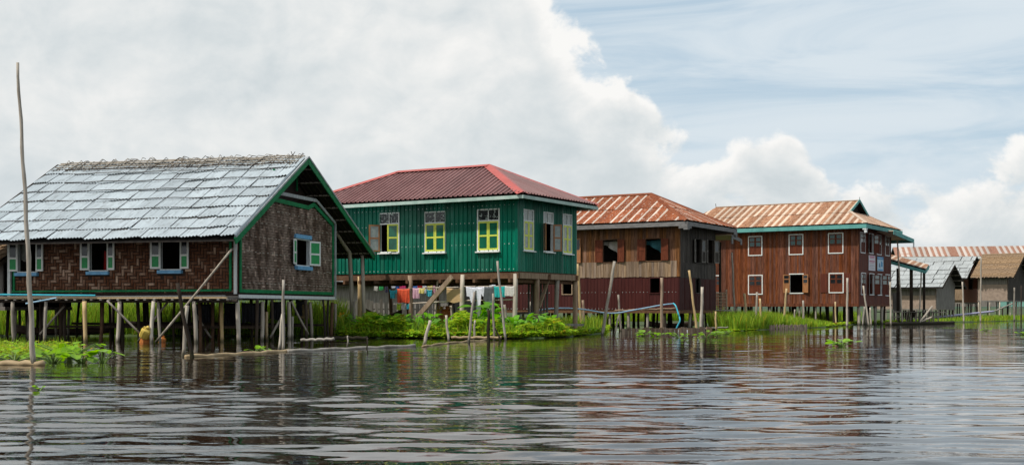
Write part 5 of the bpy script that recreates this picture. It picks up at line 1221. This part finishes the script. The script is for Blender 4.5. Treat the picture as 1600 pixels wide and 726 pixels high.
def rail_fence():
    o = empty('rail_fence', gp(1388, 505)); base = Vector(o.location); tag(o, 'thin grey bamboo rail fence along the landing right of the red-brown house', 'fence')
    for i, px in enumerate((1396, 1409, 1420, 1432, 1444, 1456, 1466)):
        g = gp(px, 505 - i * .15); b = MB(); b.tube([g - base - V3(0, 0, .3), g - base + V3(0, 0, 1.15)], .045, 6); b.build('fence_post', 'bamboo_grey', o)
    for z in (.55, 1.0):
        b = MB(); p, q = gp(1393, 505) - base, gp(1468, 504) - base; b.tube(pole_pts(p + V3(0, 0, z), q + V3(0, 0, z * .9), .03), .035, 6); b.build('rail', 'bamboo_grey', o)
    for p, q in (((1437, 503, 96), (1457, 478, 96)), ((1440, 502, 97), (1456, 495, 97))):
        b = MB(); b.tube([at(*p) - base, at(*q) - base], .07, 6); b.build('strut', 'bamboo_pale', o)
rail_fence()

# ------------------------------------------------------------------ vegetation
def blades(name, label, pos, h, wd, material, lean=.5, tone=(.45, 1.25), cat='grass'):
    """grass: bent two-segment blades at the given ground points (n,3), heights h (n)"""
    n = len(pos); r = rng; ang = r.uniform(0, 6.283, n); dx, dy = np.cos(ang), np.sin(ang)
    ln = r.uniform(.05, lean, n) * h; la = r.uniform(0, 6.283, n); lx, ly = np.cos(la) * ln, np.sin(la) * ln; w_ = wd * r.uniform(.6, 1.3, n)
    P = pos; V = np.zeros((n, 5, 3))
    V[:, 0] = P + np.stack([-dx * w_, -dy * w_, 0 * w_], -1); V[:, 1] = P + np.stack([dx * w_, dy * w_, 0 * w_], -1)
    mid = P + np.stack([lx * .35, ly * .35, h * .6], -1); V[:, 2] = mid + np.stack([dx * w_ * .8, dy * w_ * .8, 0 * w_], -1); V[:, 3] = mid + np.stack([-dx * w_ * .8, -dy * w_ * .8, 0 * w_], -1)
    V[:, 4] = P + np.stack([lx, ly, h], -1)
    i = np.arange(n)[:, None] * 5
    Fq = np.concatenate([i + np.array([[0, 1, 2]]), i + np.array([[0, 2, 3]]), i + np.array([[3, 2, 4]])], 0)
    t = r.uniform(tone[0], tone[1], n); y = r.uniform(.85, 1.25, n); dry = r.random(n) < .13
    c = np.stack([t * y, t, t * r.uniform(.6, 1.2, n)], -1); c[dry] *= np.array([1.8, 1.1, 1.6]); cols = np.repeat(c, 5, 0)
    o = npmesh(name, V.reshape(-1, 3), Fq, material, cols); tag(o, label, cat, kind='stuff'); return o
def leaves(name, label, pos, size, material, tone=(.6, 1.35), flatn=.5, cat='ground cover'):
    """ovate leaves as folded pairs of quads at the given points"""
    n = len(pos); r = rng; a = r.uniform(0, 6.283, n); tilt = r.uniform(-.5, 1.0, n) * flatn + .10
    d = np.stack([np.cos(a) * np.cos(tilt), np.sin(a) * np.cos(tilt), np.sin(tilt)], -1); s = np.stack([-np.sin(a), np.cos(a), r.uniform(-.3, .3, n)], -1)
    up = np.cross(d, s); L_ = (size * r.uniform(.55, 1.3, n))[:, None]; w_ = L_ * r.uniform(.32, .5, n)[:, None]
    V = np.zeros((n, 6, 3)); V[:, 0] = pos; V[:, 1] = pos + d * L_ * .4 + s * w_ + up * w_ * .25; V[:, 2] = pos + d * L_ * .5; V[:, 3] = pos + d * L_ * .4 - s * w_ + up * w_ * .25; V[:, 4] = pos + d * L_ - up * L_ * .12; V[:, 5] = V[:, 4]
    i = np.arange(n)[:, None] * 6
    Fq = np.concatenate([i + np.array([[0, 1, 2]]), i + np.array([[1, 4, 2]]), i + np.array([[0, 2, 3]]), i + np.array([[2, 4, 3]])], 0)
    t = r.uniform(tone[0], tone[1], n); c = np.stack([t * r.uniform(.8, 1.5, n), t, t * r.uniform(.6, 1.3, n)], -1); br = r.random(n) < .06; c[br] *= np.array([1.0, .5, 1.2])
    o = npmesh(name, V.reshape(-1, 3), Fq, material, np.repeat(c, 6, 0)); tag(o, label, cat, kind='stuff'); return o
def scatter(n, px0, px1, d0, d1, z=.05, power=1.0):
    """ground points behind the bank line between two photo columns, d metres back"""
    px = rng.uniform(px0, px1, n); d = d0 + (d1 - d0) * rng.random(n) ** power; out = []
    for p, q in zip(px, d):
        g = gp(p, bank_row(p)); k = 1 + q / g.y; out.append((g.x * k, g.y * k, z))
    return np.array(out)
p = scatter(16000, -60, 540, .6, 9.0); blades('marsh_grass', 'tall bright marsh grass behind the stilts of the galvanised roof house', p, rng.uniform(.7, 1.6, len(p)) * np.clip((p[:, 1] - 50) / 6, .5, 1.2), .024, 'grass')
p = scatter(9000, 480, 960, 6.0, 16.0); blades('marsh_grass', 'tall marsh grass behind the plants under the green house', p, rng.uniform(.35, .95, len(p)), .022, 'grass')
p = scatter(9000, 950, 1130, 16, 34); blades('marsh_grass', 'bright marsh grass seen between stilts of the plank house', p, rng.uniform(.6, 1.5, len(p)), .028, 'grass')
p = scatter(16000, 1108, 1300, .3, 16.0, power=1.3); blades('marsh_grass', 'feathery bright grass growing before the red-brown house', p, rng.uniform(.35, 1.05, len(p)) * np.clip((1330 - (800 + p[:, 0] / p[:, 1] * F)) / 120, .25, 1.1), .024, 'grass')
p = scatter(6000, 1105, 1345, 16, 40); blades('marsh_grass', 'marsh grass in the shade under the red-brown house', p, rng.uniform(.4, 1.1, len(p)), .03, 'grass')
p = scatter(9000, 1330, 1640, .2, 14); blades('marsh_grass', 'low green grass at the foot of the huts on the right', p, rng.uniform(.12, .5, len(p)) * np.clip(((800 + p[:, 0] / p[:, 1] * F) - 1380) / 120, .4, 1.3), .03, 'grass')
p = np.r_[scatter(9000, 525, 905, .0, 1.6, .06), scatter(4000, 880, 975, .0, 2.0, .04)]; p[:, 2] += rng.random(len(p)) * .22; leaves('ground_cover', 'bright leafy ground cover along the bank before the green house', p, .17, 'leaf')
p = scatter(9000, 520, 900, .5, 5.0, .08); px_ = 800 + p[:, 0] / p[:, 1] * F
p[:, 2] += rng.random(len(p)) ** .8 * (.45 + .25 * np.sin(px_ * .045) + .15 * np.sin(px_ * .13 + 2)) * np.clip((905 - px_) / 60, .2, 1) * 1.25; leaves('leafy_undergrowth', 'dense leafy undergrowth on the bank under the green house', p, .29, 'leaf', cat='undergrowth')
p = scatter(5000, 525, 890, .1, 4.0); blades('marsh_grass', 'fine grass mixed into the leafy bank before the green house', p, rng.uniform(.3, .75, len(p)), .014, 'grass')
p = scatter(900, 1108, 1180, -.1, 1.2, .04); leaves('ground_cover', 'leafy plants at the water edge between plank and red-brown houses', p, .2, 'leaf')
p = scatter(1500, 1290, 1400, -.1, 1.5, .05); p[:, 2] += rng.random(len(p)) * .15; leaves('ground_cover', 'low leafy plants at the foot of the red-brown house stilts', p, .2, 'leaf')
p = np.array([gp(a, b_, .03) for a, b_ in zip(rng.uniform(-40, 150, 1300), rng.uniform(538, 552, 1300))]); p[:, 2] += rng.random(len(p)) * .12; p = p[(p[:, 0] / p[:, 1] * F + 800) < 118 + rng.normal(0, 14, len(p))]
leaves('ground_cover', 'floating mat of small leafy plants beneath the left end of the galvanised roof house', p, .14, 'leaf')
blades('marsh_grass', 'thin grass rising from the floating mat at the left', p[::5], rng.uniform(.10, .32, len(p[::5])), .010, 'grass')

def leaf_mesh(name, outline, cup, material, fold=.15):
    """large leaf: outline of half-widths along its length, folded along the midrib and drooping at the tip"""
    b = MB(); pr = None
    for t, hw in outline:
        c = V3(t, 0, -cup * t * t); q = (c + V3(0, hw, fold * hw), c, c + V3(0, -hw, fold * hw))
        if pr: b.face([pr[0], pr[1], q[1], q[0]]); b.face([pr[1], pr[2], q[2], q[1]])
        pr = q
    o = b.build(name, material, None, True); me = o.data; bpy.data.objects.remove(o); return me
TARO = leaf_mesh('leaf', ((-.22, .10), (-.12, .24), (.05, .31), (.3, .30), (.6, .20), (.85, .08), (1, .005)), .28, 'taro_leaf')
PAD = leaf_mesh('leaf', ((0, .04), (.12, .32), (.4, .48), (.7, .42), (.92, .22), (1, .03)), -.12, 'hyacinth_leaf', .22)
def plant(name, label, cat, group, base, n, h, sz, me, spread, stem_m='stem'):
    o = empty(name, base); tag(o, label, cat, group)
    for k in range(n):
        a = random.uniform(0, 6.283); r = spread * math.sqrt(random.random()); hh = h * random.uniform(.45, 1.0); p = V3(math.cos(a) * r, math.sin(a) * r, hh)
        b = MB(); b.tube([V3(p.x * .2, p.y * .2, 0), V3(p.x * .5, p.y * .5, hh * .6), p], [.018, .014, .009], 5, cap=False); b.build('stem', stem_m, o)
        l = bpy.data.objects.new('leaf', me); col.objects.link(l); l.parent = o; l.location = p
        s = sz * random.uniform(.65, 1.15); l.scale = (s, s, s); l.rotation_euler = (random.uniform(-.3, .3), random.uniform(-.5, .75), a + random.uniform(-.7, .7))
    return o
spots = [(545, 3), (566, 2.2), (582, 2.6), (596, 1.8), (612, 2.4), (628, 2.0), (642, 2.7), (650, 1.4), (668, 2.2), (690, 1.6), (712, 2.0), (731, 1.8), (746, 2.7), (752, 2.0), (758, 3.2), (772, 2.2), (783, 3), (795, 1.8), (806, 2.6), (818, 1.6), (829, 2.2), (843, 1.6), (856, 2.4), (866, 1.5)]
for i, (px, d) in enumerate(spots):
    g = gp(px, bank_row(px)); g = g * (1 + d / g.y); g.z = .08; big = 740 < px < 775
    plant('broad_leaf_plant', ('tall big-leaved plant below the white trousers, %s of three from left' % ORD[[746, 752, 758, 772].index(px)] if px in (746, 752, 758) else 'broad-leaved green plant in the thick growth on the bank before the green house'), 'plant', 'broad-leaved plants before the green house', g, 9, 1.45 if big else random.uniform(.75, 1.0), .62 if big else random.uniform(.36, .5), TARO, .45)
g = gp(534, 527); g = g * (1 + 3.0 / g.y)
fl = empty('flower', (g.x, g.y, .08)); tag(fl, 'single orange-yellow flower in the plants beside the gable house', 'flower'); b = MB(); b.tube([V3(0, 0, 0), V3(.02, 0, .85)], .012, 5); b.build('stem', 'stem', fl)
for k in range(6):
    b = MB(); a = k * 1.047; c = V3(.02, -.03, .86); b.face([c, c + V3(math.cos(a - .4) * .14, -.06, math.sin(a - .4) * .14), c + V3(math.cos(a) * .22, -.08, math.sin(a) * .22), c + V3(math.cos(a + .4) * .14, -.06, math.sin(a + .4) * .14)]); b.build('petal', 'flower', fl)
HY = [(108, 562, 22, .42, .9, 'largest water hyacinth clump, beside the tall pole at the left'), (84, 566, 12, .26, .6, 'low water hyacinth between the tall pole and the largest clump'), (160, 566, 7, .30, .35, 'small water hyacinth just right of the largest clump'), (128, 566, 12, .24, .55, 'water hyacinth at the right end of the largest clump'), (22, 562, 12, .18, .8, 'flat water hyacinth left of the tall pole'),
      (61, 611, 4, .10, .10, 'tiny floating plant in open water below the tall pole'), (400, 549, 9, .13, .35, 'low floating plants along the boom before the woven gable'), (1315, 541, 14, .22, .42, 'lone floating plant clump in open water before the red-brown house'), (1004, 525, 12, .22, .45, 'floating plant clump before the low plank fence, leftmost'), (1028, 525.5, 8, .18, .35, 'floating plant clump before the low plank fence, second from left'),
      (1061, 527.5, 9, .18, .35, 'floating plant clump before the right end of the plank fence'), (1104, 527, 10, .25, .45, 'floating plant clump left of a tiny one, before the lattice porch'), (1119, 527, 5, .22, .18, 'tiny floating plant before the lattice porch'), (1137, 521.5, 8, .16, .4, 'floating plants near the bank before the lattice porch'), (1540, 517, 8, .14, .35, 'small floating plants in open water at the far right'), (1597, 523, 10, .2, .5, 'floating plants cut by the right edge of the picture')]
for px, row, n, h, sp, lab in HY: plant('water_hyacinth', lab, 'water plant', 'floating water plants', gp(px, row, .0), n, h, (.26 if h > .2 else .19) if h > .1 else .08, PAD, sp)
